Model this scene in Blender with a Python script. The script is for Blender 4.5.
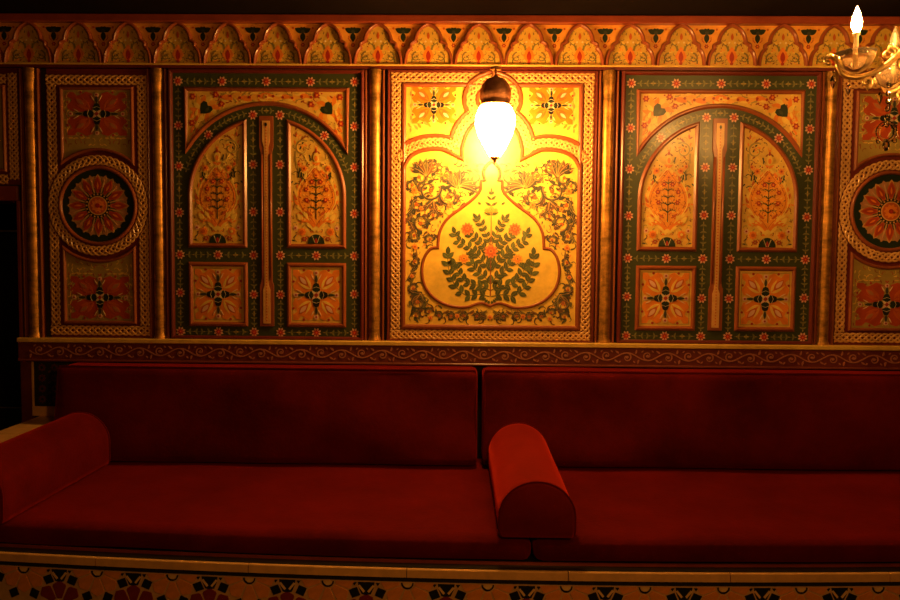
import bpy, math, random
from math import pi, sin, cos, atan2, sqrt, hypot, radians
from mathutils import Vector, Matrix, noise
random.seed(7)
for o in list(bpy.data.objects): bpy.data.objects.remove(o)
S = bpy.context.scene
COL = S.collection
ZO = 0.935                       # height of the lower edge of the wall panels above the floor

# ------------------------------------------------------------ camera, world, exposure
cam = bpy.data.cameras.new('camera'); camo = bpy.data.objects.new('camera', cam); COL.objects.link(camo)
cam.sensor_width = 36; cam.lens = 720/900*36; cam.clip_start = 0.02
PITCH, YAW, ROLL = 0.0533, -0.0137, 0.0083
def cam_matrix():
    # forward and right from yaw, then pitch down, then roll
    f = Vector((sin(YAW), cos(YAW), 0))
    r = Vector((f.y, -f.x, 0))
    F = Vector((f.x*cos(PITCH), f.y*cos(PITCH), -sin(PITCH)))
    U = r.cross(F)
    c, s = cos(ROLL), sin(ROLL)
    R2 = r*c + U*s; U2 = U*c - r*s
    m = Matrix((( R2.x, U2.x, -F.x), (R2.y, U2.y, -F.y), (R2.z, U2.z, -F.z))).to_4x4()
    m.translation = Vector((-0.129, -3.0665, 0.3414+ZO))
    return m
camo.matrix_world = cam_matrix()
S.camera = camo
S.view_settings.view_transform = 'Standard'; S.view_settings.look = 'None'
S.view_settings.gamma = 1; S.view_settings.use_curve_mapping = False
S.view_settings.exposure = 0.0
W = bpy.data.worlds.new('world'); S.world = W; W.use_nodes = True
W.node_tree.nodes['Background'].inputs[0].default_value = (0.9, 0.35, 0.12, 1)
W.node_tree.nodes['Background'].inputs[1].default_value = 0.006
WARM = (1.0, 0.375, 0.055)
LANTERN_E, BULB_E = 158.0, 1000.0
def lamp(name, loc, power, radius, color=WARM):
    l = bpy.data.lights.new(name, 'POINT'); l.energy = power; l.color = color; l.shadow_soft_size = radius
    o = bpy.data.objects.new(name, l); COL.objects.link(o); o.location = loc; return o
lamp('fill_light_front', (0.30, -2.75, 0.62+ZO), 30, 0.12)      # unseen fill light, added to brighten the bench front and wall
lamp('fill_light_side', (-2.0, -4.2, 1.2+ZO), 3, 0.2)  # weak unseen fill light, added from the left

# ------------------------------------------------------------ materials
def mat(name, base=(.5,.5,.5), rough=.5, metal=0, attr=False, bump=0, bscale=60, var=0, vscale=8, coat=0, sheen=0, sheentint=None, spec=.5, emit=None, estr=0, trans=0, ior=1.45, stretch=(1,1,1)):
    m = bpy.data.materials.new(name); m.use_nodes = True
    nt = m.node_tree; N = nt.nodes; L = nt.links; b = N['Principled BSDF']
    b.inputs['Base Color'].default_value = (*base, 1); b.inputs['Roughness'].default_value = rough
    b.inputs['Metallic'].default_value = metal; b.inputs['Coat Weight'].default_value = coat
    b.inputs['Coat Roughness'].default_value = .25
    b.inputs['Sheen Weight'].default_value = sheen; b.inputs['Specular IOR Level'].default_value = spec
    if sheentint: b.inputs['Sheen Tint'].default_value = (*sheentint, 1)
    b.inputs['Transmission Weight'].default_value = trans; b.inputs['IOR'].default_value = ior
    if emit: b.inputs['Emission Color'].default_value = (*emit, 1); b.inputs['Emission Strength'].default_value = estr
    src = None
    if attr:
        a = N.new('ShaderNodeAttribute'); a.attribute_name = 'Col'; src = a.outputs['Color']
    tc = N.new('ShaderNodeTexCoord'); mp = N.new('ShaderNodeMapping'); L.new(tc.outputs['Object'], mp.inputs[0])
    mp.inputs['Scale'].default_value = stretch
    if var:
        n = N.new('ShaderNodeTexNoise'); n.inputs['Scale'].default_value = vscale; n.inputs['Detail'].default_value = 6; n.inputs['Roughness'].default_value = .65
        L.new(mp.outputs[0], n.inputs['Vector'])
        r = N.new('ShaderNodeMapRange'); r.inputs['From Min'].default_value = .3; r.inputs['From Max'].default_value = .7
        r.inputs['To Min'].default_value = 1-var; r.inputs['To Max'].default_value = 1+var*.4; L.new(n.outputs['Fac'], r.inputs['Value'])
        mx = N.new('ShaderNodeVectorMath'); mx.operation = 'SCALE'
        if src: L.new(src, mx.inputs[0])
        else: mx.inputs[0].default_value = base
        L.new(r.outputs[0], mx.inputs['Scale']); src = mx.outputs[0]
    if src: L.new(src, b.inputs['Base Color'])
    if bump:
        n2 = N.new('ShaderNodeTexNoise'); n2.inputs['Scale'].default_value = bscale; n2.inputs['Detail'].default_value = 4
        L.new(mp.outputs[0], n2.inputs['Vector'])
        bp = N.new('ShaderNodeBump'); bp.inputs['Strength'].default_value = bump; bp.inputs['Distance'].default_value = .002
        L.new(n2.outputs['Fac'], bp.inputs['Height']); L.new(bp.outputs[0], b.inputs['Normal'])
    return m
M = {}
M['paint'] = mat('painted_lacquer', attr=True, rough=.42, var=.22, vscale=22, bump=.35, bscale=45, coat=.5)
M['gold']  = mat('gold_leaf', (.66,.32,.065), rough=.42, metal=.6, var=.75, vscale=6, bump=.5, bscale=25, stretch=(3,3,5))
M['redwood'] = mat('red_brown_wood', (.30,.055,.022), rough=.35, var=.3, vscale=10, bump=.2, coat=.3, stretch=(1,1,1))
M['rail']  = mat('oxblood_rail', (.16,.028,.018), rough=.45, var=.25, vscale=20, bump=.3)
M['velvet'] = mat('red_velvet', (.115,.0045,.002), rough=.9, var=.45, vscale=4, bump=.5, bscale=90, sheen=.34, sheentint=(1,.045,.015), spec=.08)
M['velvet_lit'] = mat('lit_red_velvet', (.17,.009,.004), rough=.9, var=.35, vscale=5, bump=.4, bscale=90, sheen=.7, sheentint=(1,.06,.02), spec=.08)  # brighter velvet: lantern light on the middle bolster put into its colour
M['tile']  = mat('glazed_tile', attr=True, rough=.3, var=.25, vscale=30, bump=.15, bscale=60)
M['cream'] = mat('cream_stone', (.85,.50,.18), rough=.4, var=.25, vscale=14, bump=.15)
M['dark']  = mat('dark_plaster', (.035,.028,.024), rough=.8, var=.3, vscale=6, bump=.3)
M['ceil']  = mat('dark_ceiling', (.010,.006,.005), rough=1, spec=.1, var=.3, vscale=4, bump=.3)
M['black'] = mat('black_gloss', (.012,.011,.012), rough=.25, var=.2)
M['bronze'] = mat('aged_bronze', (.46,.20,.10), rough=.45, metal=.5, var=.5, vscale=40, bump=.4, bscale=120)
M['brass'] = mat('polished_brass', (.95,.68,.30), rough=.3, metal=.65, var=.2, vscale=40, bump=.2)
M['glass'] = mat('amber_glass', (.80,.62,.42), rough=.08, trans=.85, bump=.2, bscale=80)
M['crystal'] = mat('cut_crystal', (.95,.9,.8), rough=.03, trans=1, ior=1.55)
M['candle'] = mat('cream_candle', (.8,.68,.45), rough=.5, var=.1)
M['steel'] = mat('worn_steel', (.5,.42,.36), rough=.35, metal=.8, var=.2)
M['lamp'] = mat('lit_frosted_glass', (.9,.8,.6), rough=.4, emit=(1,.46,.10), estr=LANTERN_E, bump=.1)
M['bulb'] = mat('lit_bulb', (.9,.8,.6), rough=.3, emit=(1,.46,.10), estr=BULB_E, bump=.1)
M['dimbulb'] = mat('clear_bulb', (.95,.85,.65), rough=.05, trans=.8, bump=.1)
M['bulb_glow'] = mat('reflected_bulb_glow', (.9,.6,.3), emit=(1,.5,.12), estr=3, bump=.1)  # emission added inside unlit bulbs, stands in for reflected glow

# palette (surface colours)
OCH=(.78,.50,.10); OLIVE=(.42,.30,.075); YEL=(.88,.62,.13); ORG=(.85,.25,.022); DORG=(.60,.12,.015)
RED=(.42,.030,.012); DRED=(.17,.022,.012); BRN=(.30,.075,.022); MAR=(.14,.018,.010); GRN=(.048,.058,.020)
DGRN=(.018,.032,.016); TEND=(.21,.20,.065); PINK=(.80,.50,.36); CRM=(.85,.70,.42); BLK=(.012,.013,.016); LEAF=(.060,.080,.022); SLATE=(.055,.055,.038); TAN=(.72,.40,.13)

# ------------------------------------------------------------ mesh builder
class MB:
    def __init__(s): s.v=[]; s.f=[]; s.c=[]; s.sm=[]; s.n=0
    def add(s, vs, fs, col=(.5,.5,.5), smooth=False):
        b=len(s.v); s.v+=[tuple(v) for v in vs]
        for f in fs: s.f.append([b+i for i in f]); s.c.append(col); s.sm.append(smooth)
    def box(s, x0,x1,y0,y1,z0,z1, col=(.5,.5,.5), bev=0):
        if bev:
            # chamfered edges: three nested rings
            e=bev
            poly=[(x0+e,z0),(x1-e,z0),(x1,z0+e),(x1,z1-e),(x1-e,z1),(x0+e,z1),(x0,z1-e),(x0,z0+e)]
            inn=[(x0+2*e,z0+e),(x1-2*e,z0+e),(x1-e,z0+2*e),(x1-e,z1-2*e),(x1-2*e,z1-e),(x0+2*e,z1-e),(x0+e,z1-2*e),(x0+e,z0+2*e)]
            vs=[(x,y1,z) for x,z in poly]+[(x,y0+e,z) for x,z in poly]+[(x,y0,z) for x,z in inn]
            fs=[[i,(i+1)%8,8+(i+1)%8,8+i] for i in range(8)]+[[8+i,8+(i+1)%8,16+(i+1)%8,16+i] for i in range(8)]+[list(range(16,24)),list(range(7,-1,-1))]
            s.add(vs,fs,col); return
        vs=[(x,y,z) for x in(x0,x1) for y in(y0,y1) for z in(z0,z1)]
        s.add(vs,[[0,1,3,2],[4,6,7,5],[0,4,5,1],[2,3,7,6],[0,2,6,4],[1,5,7,3]],col)
    def prism(s, poly, yf, yb, col, flat=False):          # outline in (x,z), front at yf (nearer the room), back at yb
        n=len(poly)
        a=sum(poly[i][0]*poly[(i+1)%n][1]-poly[(i+1)%n][0]*poly[i][1] for i in range(n))
        if a<0: poly=poly[::-1]
        vs=[(x,yf,z) for x,z in poly]
        if flat: s.add(vs,[list(range(n))],col); return
        vs+=[(x,yb,z) for x,z in poly]
        s.add(vs,[list(range(n))]+[[i,n+i,n+(i+1)%n,(i+1)%n] for i in range(n)],col)
    def tube(s, pts, r, n=8, col=(.5,.5,.5), cap=True):
        pts=[Vector(p) for p in pts]; R=r if isinstance(r,(list,tuple)) else [r]*len(pts)
        t0=(pts[1]-pts[0]).normalized(); up=Vector((0,0,1)) if abs(t0.z)<.9 else Vector((1,0,0))
        u=t0.cross(up).normalized(); vs=[];
        for i,p in enumerate(pts):
            t=(pts[min(i+1,len(pts)-1)]-pts[max(i-1,0)]).normalized()
            u=(u-t*u.dot(t)).normalized(); w=t.cross(u)
            for k in range(n):
                a=2*pi*k/n; vs.append(p+(u*cos(a)+w*sin(a))*R[i])
        fs=[[i*n+k,i*n+(k+1)%n,(i+1)*n+(k+1)%n,(i+1)*n+k] for i in range(len(pts)-1) for k in range(n)]
        if cap: fs+=[list(range(n-1,-1,-1)),[(len(pts)-1)*n+k for k in range(n)]]
        s.add(vs,fs,col,True)
    def lathe(s, prof, n=24, c=(0,0,0), col=(.5,.5,.5), ribs=0):   # prof: (r,z)
        vs=[];
        for r,z in prof:
            for k in range(n):
                a=2*pi*k/n; rr=r*(1+ribs*cos(a*8)); vs.append((c[0]+rr*cos(a),c[1]+rr*sin(a),c[2]+z))
        fs=[[i*n+k,i*n+(k+1)%n,(i+1)*n+(k+1)%n,(i+1)*n+k] for i in range(len(prof)-1) for k in range(n)]
        s.add(vs,fs,col,True)
    def ball(s, c, r, col=(.5,.5,.5), n=10, sz=1):
        s.lathe([(r*sin(pi*i/6)+1e-5, -r*sz*cos(pi*i/6)) for i in range(7)], n, c, col)
    # --- flat ornament painted in low relief: layer h metres proud of the face
    def shape(s, poly, h, col):
        s.n+=1; h+=(s.n%9)*.00006; s.prism(poly, -h, -h+.0022, col)
    def stroke(s, pts, w0, w1, h, col, rnd=False):
        s.n+=1; h+=(s.n%9)*.00006
        n=len(pts); L=[];Rr=[]
        for i,(x,z) in enumerate(pts):
            x0,z0=pts[max(i-1,0)];x1,z1=pts[min(i+1,n-1)];d=hypot(x1-x0,z1-z0) or 1
            t=i/(n-1); w=(w0+(w1-w0)*t)/2
            if rnd: w=max(w0,w1)/2*sin(pi*min(max(t,.04),.96))**.6
            nx,nz=-(z1-z0)/d*w,(x1-x0)/d*w
            L.append((x+nx,z+nz));Rr.append((x-nx,z-nz))
        vs=[(x,-h,z) for x,z in L]+[(x,-h,z) for x,z in Rr]+[(x,-h+.0018,z) for x,z in L]+[(x,-h+.0018,z) for x,z in Rr]
        fs=[]
        for i in range(n-1):
            fs+=[[i,n+i,n+i+1,i+1],[i,i+1,2*n+i+1,2*n+i],[n+i+1,n+i,3*n+i,3*n+i+1]]
        s.add(vs,fs,col)
    def leaf(s,x,z,a,L,Wd,h,col,n=8,bend=0):
        P=[];Q=[]
        for i in range(n+1):
            t=i/n; w=Wd/2*sin(pi*t)**.8*(1.15-.35*t) if 0<t<1 else 0
            bx=L*t; bz=bend*L*t*t
            P.append((bx,bz+w));
            if 0<i<n: Q.append((bx,bz-w))
        poly=P+Q[::-1]; c,sn=cos(a),sin(a)
        s.shape([(x+c*u-sn*v,z+sn*u+c*v) for u,v in poly],h,col)
    def disc(s,x,z,r,h,col,n=12,rz=None):
        rz=rz or r; s.shape([(x+r*cos(2*pi*k/n),z+rz*sin(2*pi*k/n)) for k in range(n)],h,col)
    def flower(s,x,z,r,h,petal,heart,n=8,a0=0,pw=.62,inner=None):
        for k in range(n): s.leaf(x,z,a0+2*pi*k/n,r,r*pw,h,petal,6)
        if inner:
            for k in range(n): s.leaf(x,z,a0+2*pi*(k+.5)/n,r*.72,r*.34,h+.0006,inner,5)
        s.disc(x,z,r*.34,h+.0012,heart,10)
    def scroll(s,x,z,r,a0,turn,dirn,w,h,col,n=18,leafcol=None):    # spiral that winds in to (x,z)
        pts=[]
        for i in range(n+1):
            t=i/n; a=a0+dirn*turn*2*pi*t; rr=r*(1-.82*t); pts.append((x+rr*cos(a),z+rr*sin(a)))
        s.stroke(pts,w,w*.45,h,col); s.disc(pts[-1][0],pts[-1][1],w*.75,h+.0003,leafcol or col,8)
        return pts
    def build(s,name,m,parent=None,smooth=None,**props):
        me=bpy.data.meshes.new(name); me.from_pydata(s.v,[],s.f); me.materials.append(M[m] if isinstance(m,str) else m)
        at=me.color_attributes.new('Col','FLOAT_COLOR','CORNER'); buf=[]
        for f,c in zip(s.f,s.c): buf+= [c[0],c[1],c[2],1.0]*len(f)
        at.data.foreach_set('color',buf)
        me.polygons.foreach_set('use_smooth',[bool(q) if smooth is None else smooth for q in s.sm])
        me.update()
        o=bpy.data.objects.new(name,me); COL.objects.link(o)
        if parent: o.parent=parent
        for k,v in props.items(): o[k]=v
        return o

def thing(name,label,cat,loc=(0,0,0),group=None):
    o=bpy.data.objects.new(name,None); COL.objects.link(o); o.location=loc; o.empty_display_size=.05
    o['label']=label; o['category']=cat
    if group: o['group']=group
    return o
def kids(o): return [c for c in bpy.data.objects if c.parent==o]
def dup(o,parent=None,**kw):
    c=o.copy(); COL.objects.link(c); c.parent=parent
    for k in kids(o): dup(k,c)
    for k,v in kw.items():
        if k=='loc': c.location=v
        else: c[k]=v
    return c

def cat_rom(P,n=6,closed=False):                       # smooth curve through points
    out=[]; N=len(P)
    rng=range(N if closed else N-1)
    for i in rng:
        p0=P[(i-1)%N] if closed or i>0 else P[0]; p1=P[i]; p2=P[(i+1)%N]; p3=P[(i+2)%N] if closed or i+2<N else P[-1]
        for k in range(n):
            t=k/n
            out.append(tuple(.5*((2*p1[j])+(-p0[j]+p2[j])*t+(2*p0[j]-5*p1[j]+4*p2[j]-p3[j])*t*t+(-p0[j]+3*p1[j]-3*p2[j]+p3[j])*t**3) for j in range(len(p1))))
    if not closed: out.append(tuple(P[-1]))
    return out
def mirror(P): return [(-x,z) for x,z in P[::-1]]
def sweep(mb,path,w,hgt,y0,col,closed=False,prof=None):   # moulding of width w along path in the wall plane, standing hgt proud of y0
    prof=prof or [(-.5,0),(-.5,.35),(-.34,.8),(-.12,1),(.12,1),(.34,.8),(.5,.35),(.5,0)]
    n=len(path);m=len(prof);vs=[]
    for i,(x,z) in enumerate(path):
        a=path[(i-1)%n] if closed or i>0 else None; b=path[(i+1)%n] if closed or i<n-1 else None
        def nrm(p,q): d=hypot(q[0]-p[0],q[1]-p[1]) or 1; return (-(q[1]-p[1])/d,(q[0]-p[0])/d)
        n1=nrm(a,(x,z)) if a else nrm((x,z),b); n2=nrm((x,z),b) if b else n1
        k=1+n1[0]*n2[0]+n1[1]*n2[1]; k=max(k,.35); nx,nz=(n1[0]+n2[0])/k,(n1[1]+n2[1])/k
        for u,h in prof: vs.append((x+nx*u*w,y0-h*hgt,z+nz*u*w))
    fs=[]
    for i in range(n if closed else n-1):
        for j in range(m-1):
            a=i*m+j;b=((i+1)%n)*m+j; fs.append([a,b,b+1,a+1])
    if not closed: fs+=[list(range(m-1,-1,-1)),[(n-1)*m+j for j in range(m)]]
    mb.add(vs,fs,col,False)
CH=[(-.5,0),(-.5,.15),(-.12,1),(.12,1),(.5,.15),(.5,0)]
def resample(path,step,closed=False):
    P=list(path)+([path[0]] if closed else []); cum=[0]
    for i in range(1,len(P)): cum.append(cum[-1]+hypot(P[i][0]-P[i-1][0],P[i][1]-P[i-1][1]))
    L=cum[-1]; n=max(2,round(L/step)); out=[];j=0
    for i in range(n+1):
        s=L*i/n
        while j<len(cum)-2 and cum[j+1]<s: j+=1
        t=(s-cum[j])/((cum[j+1]-cum[j]) or 1); x=P[j][0]+(P[j+1][0]-P[j][0])*t; z=P[j][1]+(P[j+1][1]-P[j][1])*t
        out.append((x,z,s))
    return out,L
def lattice(mb,path,half,y0,col=TAN,base=DRED,period=.0968,closed=False,clip=None):   # band of four interlaced strands
    raw,L=resample(path,period/24,closed); nper=max(1,round(L/period)); k=2*pi*nper/L
    n=len(raw); nr=[]
    for i,(x,z,s) in enumerate(raw):
        a=raw[i-1] if i>0 else (raw[-2] if closed else raw[0]); b=raw[i+1] if i<n-1 else (raw[1] if closed else raw[-1])
        d=hypot(b[0]-a[0],b[1]-a[1]) or 1; nr.append((-(b[1]-a[1])/d,(b[0]-a[0])/d))
    vs=[];fs=[]
    e=half+.003
    for (x,z,s),(nx,nz) in list(zip(raw,nr))[::3]:
        vs+=[(x+nx*e,y0,z+nz*e),(x+nx*e,y0-.002,z+nz*e),(x-nx*e,y0-.002,z-nz*e),(x-nx*e,y0,z-nz*e)]
    m=len(vs)//4
    for i in range(m-1):
        for j in range(3): fs.append([i*4+j,i*4+4+j,i*4+5+j,i*4+1+j])
    if base: mb.add(vs,fs,base)
    A=half-.0040; w=.0046
    for q in range(4):
        vs=[];fs=[]
        for i,((x,z,s),(nx,nz)) in enumerate(zip(raw,nr)):
            ph=k*s+q*pi/2; off=A*sin(ph); sl=A*k*cos(ph); h=.0046+.0011*sin(2*ph+pi/4)
            # strand width measured across the strand
            tx,tz=nz,-nx
            dx,dz=tx+nx*sl,tz+nz*sl; d=hypot(dx,dz); px,pz=-dz/d*w,dx/d*w
            cx_,cz_=x+nx*off,z+nz*off
            vs+=[(cx_+px,y0-.002,cz_+pz),(cx_+px*.45,y0-h,cz_+pz*.45),(cx_-px*.45,y0-h,cz_-pz*.45),(cx_-px,y0-.002,cz_-pz)]
        for i in range(n-1):
            for j in range(3): fs.append([i*4+j,i*4+4+j,i*4+5+j,i*4+1+j])
        mb.add(vs,fs,col)
def arc(cx,cz,r,a0,a1,n=24): return [(cx+r*cos(a0+(a1-a0)*i/n),cz+r*sin(a0+(a1-a0)*i/n)) for i in range(n+1)]
def rect(x0,x1,z0,z1): return [(x0,z0),(x1,z0),(x1,z1),(x0,z1)]

# ------------------------------------------------------------ room shell
def struct(name,mb,m): o=mb.build(name,m); o['kind']='structure'; return o
b=MB(); b.box(-2.013,2.6,0,.2,0,2.30); struct('wall_back',b,'dark')
b=MB(); b.box(-3.6,-2.0131,0,.2,.60+ZO,2.30); struct('wall_back_left',b,'dark')
b=MB(); b.box(-3.6,2.6,-6,.9,-.1,0); struct('floor',b,'dark')
b=MB(); b.box(-3.6,2.6,-6,.9,1.358+ZO,1.5+ZO); struct('ceiling',b,'ceil')
b=MB(); b.box(-3.6,-3.5,-6,.9,0,2.40); struct('wall_left',b,'dark')
b=MB(); b.box(2.6,2.7,-6,.9,0,2.40); struct('wall_right',b,'dark')
b=MB(); b.box(-3.5,-2.0,.86,.9,0,2.3); struct('wall_alcove',b,'dark')
b=MB(); b.box(-3.6,2.6,-6.1,-6,0,2.40); struct('wall_front',b,'dark')

# ------------------------------------------------------------ gilded half-round pilasters
def pilaster(x,label):
    t=thing('pilaster',label,'pilaster',(x,0,ZO),'gilded pilasters between the wall panels')
    if pil0:
        for c in kids(pil0): 
            d=c.copy(); COL.objects.link(d); d.parent=t
        return t
    b=MB(); n=12; r=.0235; vs=[];fs=[];zs=[.0,.012,.02]+[.02+1.119*i/30 for i in range(1,31)]
    for i,z in enumerate(zs):
        rr=r+(.004 if (i<2 or i>len(zs)-3) else 0)
        rr+=.0006*noise.noise(Vector((x*9,0,z*7)))
        for k in range(n+1):
            a=pi*k/n; vs.append((cos(a)*rr,-.008-sin(a)*rr*.95,z))
    for i in range(len(zs)-1):
        for k in range(n): a=i*(n+1)+k; fs.append([a,a+n+1,a+n+2,a+1])
    b.add(vs,fs,smooth=True); b.build('shaft','gold',t)
    b=MB(); b.box(-.042,.042,-.008,-.0005,0,1.139,MAR); b.build('backboard','paint',t)
    for s_ in(-1,1):
        b=MB(); b.box(s_*.0370-.0035,s_*.0370+.0035,-.022,-.006,0,1.139,BRN,.0015); b.build('fillet','paint',t)
    return t
pil0=None
PX=[(-1.951,'gilded half-round pilaster at far left beside the dark doorway'),
    (-1.411,'gilded half-round pilaster between left medallion panel and left green door panel'),
    (-.492,'gilded half-round pilaster just left of the bright yellow central panel'),
    (.484,'gilded half-round pilaster just right of the bright yellow central panel'),
    (1.406,'gilded half-round pilaster between right green door panel and right medallion panel'),
    (1.927,'gilded half-round pilaster at far right, beyond the right medallion panel')]
for x,l in PX:
    p=pilaster(x,l)
    if not pil0: pil0=p

# ------------------------------------------------------------ shared ornament
def square_motif(b,cx,cz,w,h,hd,field=OCH,pet=ORG,hot=PINK):
    sx,sz=w/2,h/2
    f=lambda u,v:(cx+u*sx,cz+v*sz)
    # thin olive border line
    for (u0,v0,u1,v1) in((-.86,-.86,.86,-.86),(-.86,.86,.86,.86),(-.86,-.86,-.86,.86),(.86,-.86,.86,.86)):
        b.stroke([f(u0,v0),f(u1,v1)],.0022,.0022,hd+.0003,OLIVE)
    k=min(sx,sz)
    for a in range(4):
        su,sv=((1,1),(-1,1),(-1,-1),(1,-1))[a]
        # broad heart-shaped petal filling the corner
        P=[(.10,.20),(.07,.50),(.13,.78),(.30,.86),(.46,.74),(.56,.70),(.66,.84),(.84,.84),(.84,.66),(.70,.56),(.74,.46),(.86,.30),(.78,.13),(.50,.07),(.20,.10)]
        b.shape([f(su*u,sv*v) for u,v in P],hd+.0008,pet)
        ang=atan2(sv*sz,su*sx)
        x,z=f(su*.30,sv*.30); b.leaf(x,z,ang,k*.50,k*.24,hd+.0016,DORG)
        x,z=f(su*.36,sv*.36); b.leaf(x,z,ang,k*.36,k*.14,hd+.0022,OLIVE if hot is None else hot)
        for q in(-1,1):
            x,z=f(su*.20,sv*.20); b.leaf(x,z,ang+q*.62,k*.52,k*.10,hd+.0016,YEL if pet==ORG else DORG,6,bend=-q*.3)
        # edge curls
        for (u,v) in((.92*su,.5*sv),(.5*su,.92*sv)):
            x,z=f(u*.9,v*.9); b.disc(x,z,k*.05,hd+.001,RED,6)
    for a in range(4):
        an=a*pi/2; du,dv=cos(an),sin(an)
        for q in(-1,1):
            x,z=f(du*.10-dv*q*.02,dv*.10+du*q*.02); b.leaf(x,z,an+q*.42,k*.30,k*.19,hd+.0022,DGRN,7,bend=q*-.35)
        x,z=f(du*.30,dv*.30); b.disc(x,z,k*.12,hd+.0026,BLK,8)
        for q in(-1,1): x2,z2=f(du*.50-dv*q*.07,dv*.50+du*q*.07); b.leaf(x2,z2,an+q*.5,k*.26,k*.035,hd+.0024,CRM,5)
        x,z=f(du*.40,dv*.40); b.leaf(x,z,an,k*.30,k*.10,hd+.0028,SLATE,6)
        x,z=f(du*.74,dv*.74); b.disc(x,z,k*.085,hd+.0026,PINK,8); b.disc(x,z,k*.04,hd+.0032,RED,6)
        x,z=f(du*.22,dv*.22); b.stroke([(x+k*.15*-dv,z+k*.15*du),(x+k*.06*du,z+k*.06*dv),(x-k*.15*-dv,z-k*.15*du)],.0014,.0014,hd+.0032,CRM)
        x,z=f(0,0); b.leaf(x,z,an+pi/4,k*.22,k*.09,hd+.0034,CRM if a%2 else PINK,6)
    x,z=f(0,0); b.disc(x,z,k*.07,hd+.004,RED,8)

def curl_leaf(b,x,z,a,L,Wd,h,col,q,edge=None):
    """acanthus frond: a curved tapering stroke with lobes along its back"""
    pts=[];
    for i in range(9):
        t=i/8; aa=a+q*1.7*t*t; 
        if i==0: px,pz=x,z
        else: px+=L/8*cos(aa);pz+=L/8*sin(aa)
        pts.append((px,pz))
    b.stroke(pts,Wd,Wd*.2,h,col,rnd=False)
    if edge: b.stroke([(u,v) for u,v in pts],Wd*.3,Wd*.1,h+.0005,edge)
    for i in(2,4,6):
        px,pz=pts[i]; aa=a+q*1.7*(i/8)**2
        b.leaf(px,pz,aa-q*.7,L*.26,Wd*.55,h+.0002,col,5,bend=q*.3)
    return pts[-1]

def filler(b,inside,cx,wd,z0,z1,step,h,cols,size=1.0,seed=1):
    """small mirrored curls and buds filling a painted ground"""
    rg=random.Random(seed); nz=int((z1-z0)/step); nx=int(wd/step)+1
    for i in range(nx):
        for j in range(nz+1):
            u=(i+.5+(j%2)*.5)*step+rg.uniform(-.18,.18)*step; z=z0+(j+.5)*step+rg.uniform(-.18,.18)*step
            kind=rg.random(); a=rg.uniform(0,2*pi); c=rg.choice(cols); q=rg.choice((-1,1))
            for s_ in(-1,1):
                x=cx+s_*u
                if not inside(x,z): continue
                A=a if s_>0 else pi-a
                if kind<.55: 
                    pts=[];px_,pz_=x,z
                    for k in range(7):
                        aa=A+q*s_*2.6*(k/6)**1.3; pts.append((px_,pz_)); px_+=step*.20*cos(aa); pz_+=step*.20*sin(aa)
                    b.stroke(pts,step*.20*size,step*.07,h+.0002,c)
                elif kind<.85: b.leaf(x,z,A,step*.75*size,step*.34*size,h+.0003,c,6,bend=.4*q*s_)
                else: b.disc(x,z,step*.16*size,h+.0004,c,6)

def garland(b,path,h,n,col=TEND,inset=0.0):
    raw,L=resample(path,.004)
    k=len(raw)-1
    def at(t):
        i=min(max(int(t*k),0),k-1); x,z,_=raw[i];x2,z2,_=raw[i+1]; return x,z,atan2(z2-z,x2-x)
    b.stroke([(at(t/12)[0],at(t/12)[1]) for t in range(13)],.0016,.0016,h,TEND)
    for j in range(n):
        t=(j+.5)/n; x,z,a=at(t); d=1 if t<.5 else -1
        if n%2 and j==n//2:
            for q in(-1,1): b.leaf(x,z,a+q*pi/2,.011,.007,h+.0006,col,5)
            b.leaf(x,z,a,.012,.006,h+.0008,OLIVE,5); b.leaf(x,z,a+pi,.012,.006,h+.0008,OLIVE,5); continue
        for q in(-1,1): b.leaf(x,z,a+(0 if d>0 else pi)+q*.75,.0165,.0075,h+.0006,col,6,bend=q*.25)
        b.leaf(x,z,a+(0 if d<0 else pi),.010,.0045,h+.0009,(.33,.25,.09),5)

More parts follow.
